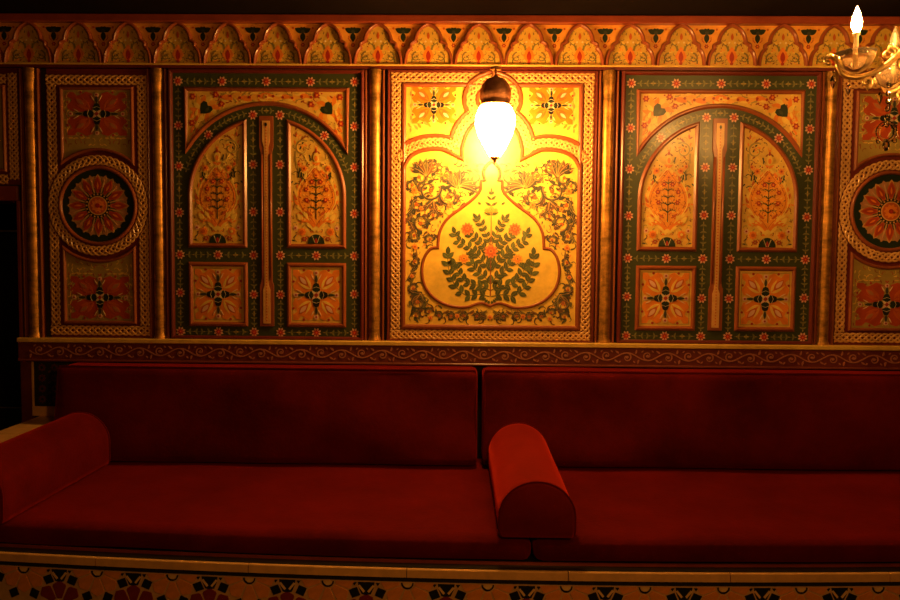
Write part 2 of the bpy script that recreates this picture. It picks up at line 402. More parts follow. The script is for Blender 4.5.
# ------------------------------------------------------------ green door-like panels
ros=MB()
for k in range(8):
    ros.leaf(0,0,2*pi*k/8+pi/8,.0215,.0105,.0014,PINK,6)
for k in range(8): ros.leaf(0,0,2*pi*k/8,.0165,.0062,.0022,RED,5)
ros.disc(0,0,.0066,.0028,(.55,.04,.02),10); ros.disc(0,0,.0026,.0036,ORG,6)
ROS=None
def rosette(parent,x,z,y):
    global ROS
    if ROS is None: o=ros.build('rosette','paint',parent); ROS=o
    else: o=ROS.copy(); COL.objects.link(o); o.parent=parent
    o.location=(x,y,z); return o
def door_panel(x,label):
    t=thing('door_panel',label,'wall panel',(x,0,ZO),'painted panels shaped like arched double doors')
    b=MB(); b.box(-.413,.413,-.014,0,0,1.14,GRN); b.build('backboard','paint',t)
    b=MB(); sweep(b,rect(-.404,.404,.009,1.131),.018,.016,-.012,MAR,True); b.build('frame','paint',t)
    Y=.014
    # ---- mouldings
    C=.608
    sp=[(-.340,1.056),(-.340,.800)]; 
    a0=atan2(.800-C,-.340); R=hypot(.340,.800-C)
    A=arc(0,C,R,a0,pi-a0,28)
    sp_path=[(-.340,1.056)]+A+[(.340,1.056)]
    b=MB(); sweep(b,sp_path,.019,.009,-Y,BRN,True,CH); b.build('spandrel_moulding','paint',t)
    b=MB(); b.prism(sp_path,-Y-.001,-Y+.001,OCH)
    b.build('spandrel_field','paint',t)
    o=MB(); hd=Y+.001
    for s in(-1,1):
        gx=s*.258; gz=.975
        for k in range(12):
            a=2*pi*k/12; L=.050 if k%2 else .040
            o.leaf(gx+.018*cos(a),gz+.018*sin(a),a+s*.4,L,.024,hd+.0006,(YEL,ORG,(.85,.40,.05))[k%3],7,bend=.35*s)
        hp_=[(0,-1.05),(-.55,-.55),(-1.0,.1),(-.95,.75),(-.45,.95),(0,.62),(.45,.95),(.95,.75),(1.0,.1),(.55,-.55)]
        ca_,sa_=cos(s*.75),sin(s*.75)
        o.shape([(gx+.027*(u*ca_-v*sa_),gz+.027*(u*sa_+v*ca_)) for u,v in hp_],hd+.0014,DGRN)
        o.leaf(gx,gz-.012,pi/2+s*.75,.026,.012,hd+.002,GRN,6)
        for u,v in((.052,.050),(-.045,.058),(.056,-.060),(-.070,.020)): o.flower(gx+s*u,gz+v,.015,hd+.002,RED,ORG,6)
        for k in range(5):
            x0=s*(.190-.040*k); z0=1.024+.004*sin(k*2)
            q=1 if k%2 else -1
            o.leaf(x0,z0,0 if s<0 else pi,.052,.024,hd+.0014,ORG if k%2==0 else (.85,.42,.06),7,bend=.2*q)
            o.leaf(x0,z0+.012*q,(0 if s<0 else pi)+.5*q,.034,.010,hd+.002,YEL,6,bend=-.4*q)
            o.disc(x0,z0,.0060,hd+.0026,RED,6)
            curl_leaf(o,x0,z0-.012*q,(0 if s<0 else pi),.034,.006,hd+.0008,OLIVE,q*s)
        for k in range(4):
            curl_leaf(o,s*.318,.845+k*.030,pi/2+s*.2,.038,.009,hd+.0008,ORG,s); o.leaf(s*.298,.868+k*.026,pi/2+s*.3,.028,.012,hd+.0014,YEL if k%2 else DORG,6)
    filler(o,lambda x,z: abs(x)<.322 and z<1.040 and hypot(x,z-C)>R+.016,0,.33,.80,1.05,.021,hd,(ORG,YEL,OLIVE,RED,BRN),1.1,3)
    o.flower(0,1.024,.013,hd+.003,YEL,RED,6)
    o.build('spandrel_ornament','paint',t,kind='stuff')
    # ---- two arched leaves and two square fields
    for s in(-1,1):
        r=.3265; xi=.0935; zt=C+sqrt(r*r-xi*xi)
        aa0=atan2(sqrt(r*r-xi*xi),xi)
        P=[(xi,.402),(r,.402)]+arc(0,C,r,0,aa0,18)
        if s<0: P=mirror(P)
        b=MB(); sweep(b,P,.019,.009,-Y,BRN,True,CH); b.build('arched_moulding','paint',t)
        lf=MB(); lf.prism(P,-Y-.001,-Y+.001,OCH); lf=lf.build('arched_leaf','paint',t)
        o=MB(); hd=Y+.001; X=s*.2095
        # ogee with bouquet
        og=cat_rom([(0,.748),(.010,.733),(.034,.703),(.066,.665),(.083,.615),(.078,.575),(.052,.535),(.020,.500),(0,.470)],4)
        full=[(X+u,v) for u,v in og]+[(X-u,v) for u,v in og[-2:0:-1]]
        filler(o,lambda x,z: .108<abs(x)<(.310 if z<C else 9) and (z<C or hypot(x,z-C)<.308) and z>.416,X,.12,.41,.93,.0195,hd-.0002,(OLIVE,ORG,YEL,BRN,SLATE,(.80,.45,.08)),1.1,5)
        o.shape(full,hd+.0006,(.88,.36,.035))
        o.stroke(full+[full[0]],.0045,.0045,hd+.0014,YEL)
        for i,(u,v) in enumerate(full):
            if i%2: continue
            an=atan2(v-.60,(u-X)*1.6); o.leaf(u-.004*cos(an),v-.004*sin(an),an+(.7 if (u>X) else -.7),.026,.012,hd+.0012,(YEL,ORG,DORG)[(i//2)%3],6,bend=.3 if u>X else -.3)
        hw=lambda v: (.074*sin(pi*min(1,max(0,(v-.47)/.27)))**.8)
        filler(o,lambda x,z: abs(x-X)<hw(z)*.92,X,.08,.48,.74,.0145,hd+.0010,(DORG,YEL,RED,(.90,.50,.10),BRN),1.0,21+s)
        
        o.stroke([(X+(u-X)*.86,.60+(v-.60)*.86) for u,v in full],.002,.002,hd+.0014,DORG)
        for i in range(5):                      # bouquet inside
            z0=.555+i*.030
            for q in(-1,1):
                curl_leaf(o,X,z0,pi/2-q*.85,.040-.004*i,.005,hd+.002,DGRN if i in(1,2) else LEAF,-q)
        o.stroke([(X,.515),(X,.70)],.003,.002,hd+.0022,DGRN)
        for u,v in((.043,.640),(.040,.596),(.018,.672)):
            for q in(-1,1): o.flower(X+q*u,v,.0115,hd+.0026,RED,ORG,6); 
        o.flower(X,.700,.011,hd+.0028,ORG,RED,6)
        for q in(-1,1):                         # lower cup and curls
            curl_leaf(o,X,.470,pi/2-q*.95,.095,.024,hd+.0022,YEL if True else ORG,q*.8)
            curl_leaf(o,X+q*.006,.484,pi/2-q*.7,.070,.016,hd+.0028,ORG,-q)
            o.leaf(X+q*.060,.505,pi/2-q*.35,.038,.020,hd+.0024,YEL,7,bend=-.2*q)
            o.leaf(X+q*.016,.53,pi/2-q*.9,.035,.010,hd+.003,DORG,6)
            o.flower(X+q*.060,.462,.019,hd+.0016,ORG,YEL,8); o.disc(X+q*.060,.462,.008,hd+.003,DORG,10)
            o.flower(X+q*.088,.478,.012,hd+.0014,PINK,RED,6)
            o.flower(X+q*.050,.432,.012,hd+.0014,RED,OLIVE,6)
            for k,(u,v) in enumerate(((.090,.52),(.094,.56),(.094,.44),(.082,.42),(.030,.425),(.093,.66),(.090,.70))):
                if hypot(abs(X+q*u),max(v-C,0))<.305: curl_leaf(o,X+q*u,v,pi/2+q*(k%3-1)*.9,.026,.0042,hd+.0008,(OLIVE,BRN,SLATE)[k%3],q*(1 if k%2 else -1))
            # upper flowers and curls
            o.flower(X+q*.050,.728,.014,hd+.0022,ORG,RED,7); o.flower(X+q*.030,.745,.010,hd+.002,YEL,RED,6)
            if q*s<0: curl_leaf(o,X+q*.074,.690,pi/2,.055,.006,hd+.002,DGRN,q); 
            curl_leaf(o,X+q*.062,.712,-pi/2,.045,.006,hd+.002,DGRN,-q)
            curl_leaf(o,X+q*.020,.752,pi/2-q*1.2,.050,.008,hd+.0018,YEL,q)
        o.disc(X,.774,.012,hd+.003,YEL,12,.019); o.disc(X,.770,.007,hd+.0036,ORG,10,.012)
        o.leaf(X,.79,pi/2,.022,.008,hd+.002,RED,6)
        # acanthus curl towards the middle bar
        ix=X-s*.058
        o.scroll(ix,.812,.036,pi/2-s*.6,1.1,s,.0075,hd+.0012,OLIVE,leafcol=ORG); o.scroll(ix,.812,.030,pi/2-s*.6,1.1,s,.0025,hd+.002,YEL)
        curl_leaf(o,ix-s*.030,.80,-pi/2,.085,.008,hd+.001,OLIVE,s*.4); curl_leaf(o,ix-s*.005,.845,pi/2-s*.6,.040,.008,hd+.001,BRN,-s)
        curl_leaf(o,ix+s*.03,.785,-pi/2+s*.3,.05,.006,hd+.001,SLATE,-s); o.flower(ix-s*.015,.745,.010,hd+.001,ORG,RED,6)
        o.leaf(ix-s*.025,.86,pi/2,.020,.008,hd+.0012,DORG,6)
        # dark half dome
        dm=[(X+.036*cos(a),.412+.040*sin(a)) for a in [pi*i/12 for i in range(13)]]
        o.shape(dm,hd+.003,DGRN)
        for q in(-1,1): o.leaf(X+q*.003,.414,pi/2-q*.55,.036,.009,hd+.0038,GRN,6); o.stroke([(X+q*.004,.414),(X+q*.010,.430),(X+q*.016,.446)],.0018,.0012,hd+.0044,CRM)
        o.leaf(X,.413,pi/2,.024,.012,hd+.0046,RED,6)
        o.build('arabesque','paint',lf,kind='stuff')
        P=rect(X-.1175+.0005,X+.1175,.067,.322)
        b=MB(); sweep(b,P,.019,.009,-Y,BRN,True,CH); b.build('square_moulding','paint',t)
        b=MB(); b.prism(P,-Y-.001,-Y+.001,OCH); sq=b.build('square_field','paint',t)
        o=MB(); square_motif(o,X,.1945,.234,.254,Y+.001,pet=ORG); o.build('arabesque','paint',sq,kind='stuff')
    # ---- central bar
    b=MB(); P=[(-.029,.060),(.029,.060),(.029,.30),(.021,.33),(.021,.70),(.029,.73),(.029,.945),(-.029,.945),(-.029,.73),(-.021,.70),(-.021,.33),(-.029,.30)]
    P=[(-.029,.060),(.029,.060),(.029,.235),(.023,.250),(.023,.795),(.029,.815),(.029,.945),(-.029,.945),(-.029,.815),(-.023,.795),(-.023,.250),(-.029,.235)]
    b.prism(P,-Y-.007,-Y+.002,BRN); br=b.build('middle_bar','paint',t)
    b=MB(); P=[(-.015,.072),(.015,.072),(.015,.215),(.009,.235),(.009,.815),(.016,.840),(.016,.925),(-.016,.925),(-.016,.840),(-.009,.815),(-.009,.235),(-.015,.215)]
    b.prism(P,-Y-.0095,-Y,TAN)
    for k in range(66):
        z=.085+k*.0125
        b.disc(0,z,.0036,Y+.0108,DORG,4,.0036)
    b.leaf(0,.900,pi/2,.018,.009,Y+.0112,BLK,6)
    b.build('inlay','paint',br)
    b=MB(); b.tube([(.0185,-Y-.009,.262),(.0185,-Y-.009,.785)],.0042,8,BRN); b.build('bead','paint',br)
    b=MB(); b.tube([(-.0185,-Y-.009,.262),(-.0185,-Y-.009,.785)],.0042,8,BRN); b.build('bead','paint',br)
    # ---- rosettes and green garlands
    ys=[.034,.200,.362,.540,.735,.905,1.089]; xs=[-.372,-.186,0,.186,.372]
    pts=set()
    for z in ys: pts.add((-.372,z)); pts.add((.372,z))
    for x_ in xs: pts.add((x_,1.089))
    for x_ in(-.2095,.2095): pts.add((x_,.362)); pts.add((x_,.034))
    for z in(.034,.195,.362,.545,.744): pts.add((-.057,z)); pts.add((.057,z))
    for p in((-.057,.950),(.057,.950),(-.245,.866),(.245,.866)): pts.add(p)
    for x_,z in sorted(pts): rosette(t,x_,z,-Y)
    g=MB(); hd=Y+.0006
    for X in(-.372,.372):
        for a,b2 in zip(ys,ys[1:]): garland(g,[(X,a+.022),(X,b2-.022)],hd,5)
    for a,b2 in zip(xs,xs[1:]): garland(g,[(a+.022,1.089),(b2-.022,1.089)],hd,5)
    zz=[.034,.195,.362,.545,.744,.950]
    for X in(-.057,.057):
        for a,b2 in zip(zz,zz[1:]): garland(g,[(X,a+.022),(X,b2-.022)],hd,5)
    for z in(.034,.362):
        for s in(-1,1):
            garland(g,[(s*.350,z),(s*.232,z)],hd,4); garland(g,[(s*.187,z),(s*.079,z)],hd,3)
    rr=.3585
    def ang(x_,z): return atan2(z-C,x_)
    for s in(-1,1):
        al=[ang(.057,.950)+.0,ang(.245,.866),radians(12)]
        for a,b2 in zip(al,al[1:]):
            p=[(s*rr*cos(q),C+rr*sin(q)) for q in [a-.07+(b2-a+.14)*i/12 for i in range(13)]]
            garland(g,p,hd,7)
    garland(g,[(-.035,.968),(.035,.968)],hd,3)
    g.build('garland','paint',t,kind='stuff')
    return t
d0=door_panel(-.949,'green arched double-door wall panel on the left, beside the left medallion panel')
d1=dup(d0,loc=(.949,0,ZO),label='green arched double-door wall panel on the right, nearer the chandelier')

# ------------------------------------------------------------ medallion panels
def medallion_panel(x,label):
    t=thing('medallion_panel',label,'wall panel',(x,0,ZO),'narrow panels with a round flower medallion')
    w=.2140; z0,z1=.012,1.115; zc=.566
    b=MB(); b.box(-w+.001,w-.001,-.012,-.001,0,1.139,DRED); b.build('backboard','paint',t)
    b=MB(); half=.0205
    e=w-.0225
    lattice(b,[(-w,z0+.0225),(w,z0+.0225)],half,-.012,base=MAR); lattice(b,[(-w,z1-.0225),(w,z1-.0225)],half,-.012,base=MAR)
    lattice(b,[(-e,z0+.045),(-e,z1-.045)],half,-.0125,base=MAR); lattice(b,[(e,z0+.045),(e,z1-.045)],half,-.0125,base=MAR)
    b.build('lattice_border','paint',t,kind='stuff')
    ri=w-.0215
    b=MB(); lattice(b,arc(0,zc,ri,0,2*pi,72)[:-1],half,-.0165,base=MAR,closed=True); b.build('lattice_ring','paint',t,kind='stuff')
    b=MB(); sweep(b,arc(0,zc,.161,0,2*pi,56)[:-1],.016,.012,-.014,BRN,True); b.build('round_moulding','paint',t)
    b=MB(); b.prism(arc(0,zc,.156,0,2*pi,48)[:-1],-.016,-.010,DGRN); f=b.build('round_field','paint',t)
    o=MB(); hd=.016
    o.disc(0,zc,.124,hd+.0006,(.46,.26,.10),40)
    for k in range(24):
        a=2*pi*k/24; o.leaf(.098*cos(a),zc+.098*sin(a),a,.034,.022,hd+.001,(.55,.26,.12) if k%2 else TAN,6)
    for k in range(12):
        a=2*pi*k/12
        o.leaf(.050*cos(a),zc+.050*sin(a),a,.075,.036,hd+.0016,DORG,8)
        o.leaf(.056*cos(a),zc+.056*sin(a),a,.062,.026,hd+.0022,(.45,.05,.015),7)
        o.leaf(.070*cos(a),zc+.070*sin(a),a,.030,.008,hd+.0028,ORG,6)
        a+=pi/12
        o.leaf(.045*cos(a),zc+.045*sin(a),a,.070,.007,hd+.0026,(.62,.36,.15),6); o.leaf(.048*cos(a),zc+.048*sin(a),a,.040,.016,hd+.0024,GRN,6)
    o.disc(0,zc,.053,hd+.003,BLK,28); 
    for k in range(20):
        a=2*pi*k/20; o.disc(.048*cos(a),zc+.048*sin(a),.004,hd+.0036,TAN,6)
    o.disc(0,zc,.041,hd+.0038,TAN,24); o.disc(0,zc,.036,hd+.0044,DORG,24); o.flower(0,zc,.030,hd+.005,ORG,RED,10); 
    o.build('medallion','paint',f,kind='stuff')
    # upper and lower fields cut by the ring
    R=w+.006; xe=.150; 
    for s in(-1,1):
        zt=(z1 if s>0 else z0)-s*.058
        dz=sqrt((R+.016)**2-xe**2)
        a0=atan2(dz,xe)
        A=[(q[0],zc+s*q[1]) for q in arc(0,0,R+.016,pi-a0,a0,16)]
        P=[(xe,zt),(-xe,zt)]+A if s>0 else [(xe,zt),(-xe,zt)]+A
        b=MB(); sweep(b,P,.014,.011,-.012,BRN,True); b.build('field_moulding','paint',t)
        b=MB(); b.prism(P,-.0135,-.010,OLIVE); f=b.build('painted_field','paint',t)
        o=MB(); square_motif(o,0,zt-s*.106,.300,.215,.0135,pet=(.50,.07,.016),hot=(.50,.20,.07)); 
        filler(o,lambda x,z: abs(x)<.142 and hypot(x,z-zc)>R+.026 and abs(z-zt)>.012,0,.15,min(zt,zt-s*.24),max(zt,zt-s*.24),.020,.0135,(OCH,(.45,.08,.02),YEL,BRN),1.0,9)
        for q in(-1,1):
            for k in range(5): curl_leaf(o,q*(.128),zt-s*(.04+.036*k),pi/2,.03,.004,.0145,OCH,q)
            for k in range(4): o.leaf(q*(.03+.024*k),zt-s*(.207+.0*k),0 if q>0 else pi,.022,.007,.0143,OCH,5)
        o.build('arabesque','paint',f,kind='stuff')
    return t
m0=medallion_panel(-1.6667,'narrow wall panel with round flower medallion at left, near the doorway')
m1=dup(m0,loc=(1.6667,0,ZO),label='narrow wall panel with round flower medallion at right, behind the chandelier')

# ------------------------------------------------------------ central panel
def px(dx,py): return (dx*.00422,(342.3-py)*.004205)      # metres from sixteenths of the pattern
t=thing('central_panel','bright yellow carved central wall panel with a flower bouquet behind the lit lantern','wall panel',(0,0,ZO))
b=MB(); b.box(-.436,.436,-.012,0,0,1.139,BRN); b.build('backboard','paint',t)
b=MB(); sweep(b,rect(-.4355,.4355,.0045,1.1355),.009,.012,-.010,MAR,True); b.build('frame','paint',t)
HL=.0205; e=.403
b=MB()
lattice(b,[(-.4235,.030),(.4235,.030)],HL,-.012,col=TAN); lattice(b,[(-.4235,1.110),(-.01,1.110)],HL,-.012); lattice(b,[(.01,1.110),(.4235,1.110)],HL,-.0125)
lattice(b,[(-e,.052),(-e,1.088)],HL,-.012); lattice(b,[(e,.052),(e,1.088)],HL,-.012)
b.build('lattice_border','paint',t,kind='stuff')
b=MB(); sweep(b,rect(-.370,.370,.064,1.079),.019,.010,-.012,BRN,True); b.build('inner_moulding','paint',t)
b=MB(); b.prism(rect(-.361,.361,.072,1.070),-.0130,-.010,(.90,.58,.09)); fld=b.build('painted_field','paint',t)
# lobed arch band (left half, from the border up to the apex)
lobes=[[(-97,190),(-96.5,176),(-93,163),(-86,152),(-75,145.5),(-61,142.5),(-47,143),(-36.5,147.5)],
       [(-36.5,147.5),(-34.5,139),(-30.5,129),(-23.5,120),(-15,113.5)],
       [(-15,113.5),(-20.5,106),(-21.5,97.5),(-18.5,89.5),(-11.5,83.5),(0,79)]]
b=MB(); centre=[]; bands=[]
for li,lb in enumerate(lobes):
    P=cat_rom([px(*q) for q in lb],6)
    for PP in(P,mirror(P)): centre+=resample(PP,.004)[0]; bands.append((li,PP,PP is P))
def off(P,d):
    out=[]
    for i,(x,z) in enumerate(P):
        x0,z0=P[max(i-1,0)];x1,z1=P[min(i+1,len(P)-1)];L=hypot(x1-x0,z1-z0) or 1
        out.append((x-(z1-z0)/L*d,z+(x1-x0)/L*d))
    return out
inner_pts={}
for li,PP,_ in bands:
    lattice(b,[q for q in PP if abs(q[0])<.392],HL*.92,-.0155-.0008*li,base=BRN)
    for d,nm in((.0285,'outer_arch_moulding'),(-.0285,'inner_arch_moulding')):
        O=[(x,z) for x,z,_s in resample(off(PP,d),.006)[0]]
        O=[(x,z) for x,z in O if min(hypot(x-c[0],z-c[1]) for c in centre)>.0262 and (abs(x)<.368 or d<0) and abs(x)<.372]
        if nm[0]=='i' and li<2: inner_pts[(li,_)]=O; continue
        if len(O)>4: m_=MB(); sweep(m_,O,.016,.012,-.0125,BRN); m_.build(nm,'paint',t)
for side in(True,False):
    A_,B_=inner_pts[(0,side)],inner_pts[(1,side)]; cp=px(-29.5 if side else 29.5,158.5)
    path=A_+[cp]+B_ if side else B_+[cp]+A_
    m_=MB(); sweep(m_,path,.016,.012,-.0125,BRN); m_.build('inner_arch_moulding','paint',t)
b.build('lattice_arch','paint',t,kind='stuff')
# cartouche
cart=[(0,160.5),(4,164),(7.2,168),(8.4,173),(7,179.5)]
cart2=[(7,179.5),(10.6,180.8),(11.1,189),(17.5,197.5),(30,207.5),(44,218.5),(51.5,232),(53,247)]
cart3=[(53,247),(61,249),(67.2,259),(68.8,273),(65.3,287),(55.5,298.6),(41,305.6),(25,307),(15,304),(8,302.6),(0,305.5)]
half=cat_rom([px(*q) for q in cart],4)[:-1]+cat_rom([px(*q) for q in cart2],5)[:-1]+cat_rom([px(*q) for q in cart3],5)
outl=half+mirror(half)[1:-1]
b=MB(); b.prism(outl,-.0142,-.012,(.92,.60,.09)); ct=b.build('cartouche','paint',t)
b=MB(); sweep(b,outl,.0125,.005,-.0135,BRN,True); b.build('cartouche_outline','paint',ct)
# bouquet: stems, leaves
def pl(b,dx,py,a,L,Wd,h,col=LEAF): x,z=px(dx,py); b.leaf(x,z,a,L,Wd,h,col,7); b.stroke([(x,z),(x+L*.85*cos(a),z+L*.85*sin(a))],.0010,.0006,h+.0006,(.30,.26,.06))
b=MB(); hd=.0148
def branch(P,n,L,Wd,both=True):
    for s in(-1,1):
        Q=cat_rom([px(s*u,v) for u,v in P],6); b.stroke(Q,.0035,.002,hd,LEAF)
        raw,Lh=resample(Q,.004); m=len(raw)-1
        for i in range(n):
            j=min(int((i+.6)/n*m),m-1); x,z,_=raw[j];x2,z2,_=raw[j+1]; a=atan2(z2-z,x2-x)
            for q in(-1,1):
                if both or q==s:
                    LL=L*random.uniform(.85,1.1); aa=a+q*random.uniform(.65,.95)
                    b.leaf(x,z,aa,LL,Wd,hd+.0006,LEAF if random.random()<.75 else (.11,.14,.035),7)
                    b.stroke([(x,z),(x+LL*.8*cos(aa),z+LL*.8*sin(aa))],.0011,.0006,hd+.0013,(.34,.28,.07))
        x,z,_=raw[-1]; x0,z0,_=raw[-4]; b.leaf(x,z,atan2(z-z0,x-x0),L,Wd,hd+.0006,LEAF,7)
branch([(1,296),(12,294),(24,295),(34,287),(40,276),(43,263),(43,254)],9,.036,.021)
branch([(0,290),(10,285),(22,283),(30,275),(35,266)],7,.034,.020)
branch([(0,284),(6,276),(14,270),(20,262),(20,255)],6,.033,.019)
branch([(2,268),(10,258),(18,250),(26,244),(33,240),(36,233)],8,.033,.019)
branch([(2,254),(8,245),(15,238),(21,233)],5,.031,.018)
branch([(1,244),(5,234),(9,225),(14,218)],5,.029,.016)
branch([(24,264),(30,262),(38,262)],2,.028,.016)
Q=[px(0,296),px(0,262),px(0,205)]; b.stroke(Q,.0055,.003,hd+.0008,BRN)
for k in range(4): 
    for q in(-1,1): pl(b,q*.5,270-k*4.5,pi/2-q*.5,.034,.014,hd+.001)
for k,(u,v,L) in enumerate(((0,214,.02),(0,205,.022),(0,199,.022),(0,194,.020))):
    for q in(-1,1): pl(b,u,v,pi/2-q*(1.25-.2*k),L+.012-.004*k,.011,hd+.0006)
pl(b,0,192,pi/2,.022,.010,hd+.001)
for q in(-1,1): pl(b,q*10,203.5,pi/2-q*1.1,.018,.010,hd+.001)
for k in range(3):
    for q in(-1,1): pl(b,q*(1+k*1.5),300-k*1,-pi/2+q*(.3+.5*k),.020,.011,hd+.001)
b.build('foliage','paint',ct)
def rose(dx,py,r,pet,heart):
    b=MB(); 
    for k in range(10): b.leaf(0,0,2*pi*k/10,r,r*.55,.0012,pet,6)
    for k in range(8): b.leaf(0,0,2*pi*(k+.5)/8,r*.72,r*.42,.0020,heart,6)
    b.disc(0,r*.05,r*.30,.0028,pet,10); b.disc(0,r*.05,r*.16,.0034,BRN,8)
    o=b.build('flower','paint',ct); x,z=px(dx,py); o.location=(x,-hd-.0008,z); return o
rose(0,250.5,.031,(.85,.24,.06),(.62,.10,.025))
for s in(-1,1): rose(s*23.7,228,.028,(.85,.22,.05),(.60,.09,.02)); rose(s*26.8,258,.024,(.88,.42,.05),(.80,.24,.03)); 
rose(0,208.5,.016,(.88,.42,.06),(.8,.3,.04))
for s in(-1,1): rose(s*4.2,209.5,.012,(.88,.42,.06),(.8,.3,.04))
# scrollwork on the field around the cartouche
b=MB(); hd=.0138
def sc(dx,py,r,a0,turn,d,w=.0055):
    w*=1.8
    for s in(-1,1):
        x,z=px(s*dx,py); A=a0 if s>0 else pi-a0
        pts=b.scroll(x,z,r,A,turn,d*s,w,hd+.0006,SLATE,leafcol=DORG); b.scroll(x,z,r*.92,A,turn,d*s,w*.35,hd+.0014,(.30,.18,.07))
        for k in range(7):
            u,v=pts[k*2]; t_=k*2/18; a=A+d*s*turn*2*pi*t_
            if r*(1-.82*t_)<.010: continue
            b.leaf(u,v,a+d*s*.75,r*.58,w*1.6,hd+.0003,(SLATE,(.15,.07,.03),(.15,.13,.04))[k%3],6,bend=.45*d*s)
def fr(dx,py,a,L,w,q,col):
    col={BRN:(.16,.07,.03),OLIVE:(.15,.13,.04)}.get(col,col)
    for s in(-1,1):
        x,z=px(s*dx,py); A=a if s>0 else pi-a
        b.leaf(x,z,A,L*1.05,L*.30,hd+.0006,col,9,bend=q*s*.55)
        c_,s_=cos(A),sin(A); b.stroke([(x+c_*u-s_*v,z+s_*u+c_*v) for u,v in [(L*t/6*.95,q*s*.5*L*(t/6)**2*.95) for t in range(7)]],L*.035,L*.015,hd+.0014,(.60,.36,.09))
        for k in (.35,.55,.75): u,v=L*k,q*s*.52*L*k*k; b.leaf(x+c_*u-s_*v,z+s_*u+c_*v,A+q*s*(.3-1.1),L*.34,L*.17,hd+.0004,col,5,bend=.4*q*s)
# big palmettes at the shoulders
sc(60,166,.030,-pi/2,1.1,-1,.006); sc(80,185,.026,pi,1.0,1,.005); sc(46,176,.026,pi/2,1.1,1,.006); sc(74,205,.028,pi/2,1.1,-1,.006)
sc(62,189,.052,pi*.9,1.15,1,.0065); sc(42,196,.040,pi*.1,1.1,-1,.006); sc(72,178,.030,pi/2,1.0,1,.005)
for k in range(6):
    fr(33,186,pi*.95-k*.30,.085-.006*k,.0075,1 if k<3 else -1,(SLATE,BRN,OLIVE)[k%3])
for k in range(5): fr(66,176,pi*.78-k*.36,.066,.0070,-1,(BRN,SLATE,OLIVE)[k%3])
for k in range(4): fr(34,187,pi*.10+k*.42,.060,.0065,1,(SLATE,OLIVE,BRN)[k%3])
for k in range(4): fr(58,200,-pi*.15-k*.5,.055,.0065,1 if k%2 else -1,(SLATE,BRN)[k%2])
for k in range(3): fr(78,200+k*7,-pi/2+.3*k,.045,.006,1,(OLIVE,SLATE,BRN)[k])
sc(69,222,.038,-pi/2,1.15,1,.006); sc(76,236,.026,pi/2,1.1,-1,.005); sc(57,215,.022,0,1,1,.0045); sc(62,239,.020,pi,1,-1,.0045)
for k in range(3): fr(80,213+k*9,-pi/2,.045,.006,(-1)**k,(SLATE,BRN,OLIVE)[k])
sc(77,262,.022,pi/2,1.1,1,.005); fr(80,272,-pi/2,.04,.006,1,SLATE); fr(74,250,-pi/2+.4,.035,.006,-1,BRN)
sc(72,303,.036,pi*.6,1.2,-1,.0065); sc(77,288,.022,pi*1.5,1.1,1,.005); sc(74,316,.020,0,1,1,.0045); sc(62,312,.018,pi,1,-1,.0045)
for k in range(5): fr(70,293,-.2-k*.5,.050,.0065,(-1)**k,(SLATE,OLIVE,BRN)[k%3])
for k in range(3): fr(80,285-k*6,pi/2+.2*k,.035,.005,1,(OLIVE,BRN,SLATE)[k])
for i,u in enumerate((52,40,27,14)):
    sc(u,316.5 if i%2 else 315,.017,pi/2 if i%2 else -pi/2,1.1,1 if i%2 else -1,.0045); fr(u+5,316,pi*.8,.032,.0055,1,SLATE); fr(u-4,313,pi,.03,.005,-1,(BRN,OLIVE)[i%2])
for q in range(3): fr(3,316+q,.3-.3*q,.035,.006,1,(SLATE,BRN,SLATE)[q])
for (u,v,r) in((77,190,.015),(41,204,.014),(76,246.5,.014),(33,316,.012),(60,318,.011),(50,174,.012),(70,208,.011),(0,317,.012),(79,276,.011)):
    for s in(-1,1):
        x,z=px(s*u,v); b.flower(x,z,r,hd+.0018,(.85,.30,.05),DORG,7)
def infield(x,z):
    ax=abs(x)/.00422; py=342.3-z/.004205
    if ax>81 or py>320: return False
    if min(hypot(x-c[0],z-c[1]) for c in centre)<.044: return False
    hw=[(160,0),(172,11),(190,15),(200,24),(208,34),(220,50),(232,56),(247,60),(252,69),(262,74),(275,76),(287,74),(300,64),(308,50),(312,0),(340,0)]
    if py<150: return False
    for (a_,b_),(c_,d_) in zip(hw,hw[1:]):
        if a_<=py<=c_: return ax>b_+(d_-b_)*(py-a_)/(c_-a_)
    return False
filler(b,infield,0,.36,.06,.80,.032,hd-.0002,((.045,.045,.03),(.12,.05,.02),(.11,.10,.03)),1.25,17)
filler(b,infield,0,.36,.06,.80,.0195,hd-.0001,(SLATE,BRN,OLIVE,SLATE,(.80,.28,.05)),1.0,11)
b.build('scrollwork','paint',fld,kind='stuff')
# corner arabesques
b=MB()
for s in(-1,1):
    x,z=px(s*58,105.5); square_motif(b,x,z,.215,.180,.0135,pet=(.74,.20,.010))
    for k in range(7):
        x,z=px(s*(80-k*3.2),128+2.2*sin(k)); b.leaf(x,z,pi/2-s*.7,.026,.010,.0142,(ORG,YEL,OLIVE)[k%3],6)
        x,z=px(s*(81),92+k*6); b.leaf(x,z,-pi/2,.020,.008,.0142,(OLIVE,YEL)[k%2],6)
b.build('corner_arabesque','paint',fld,kind='stuff')

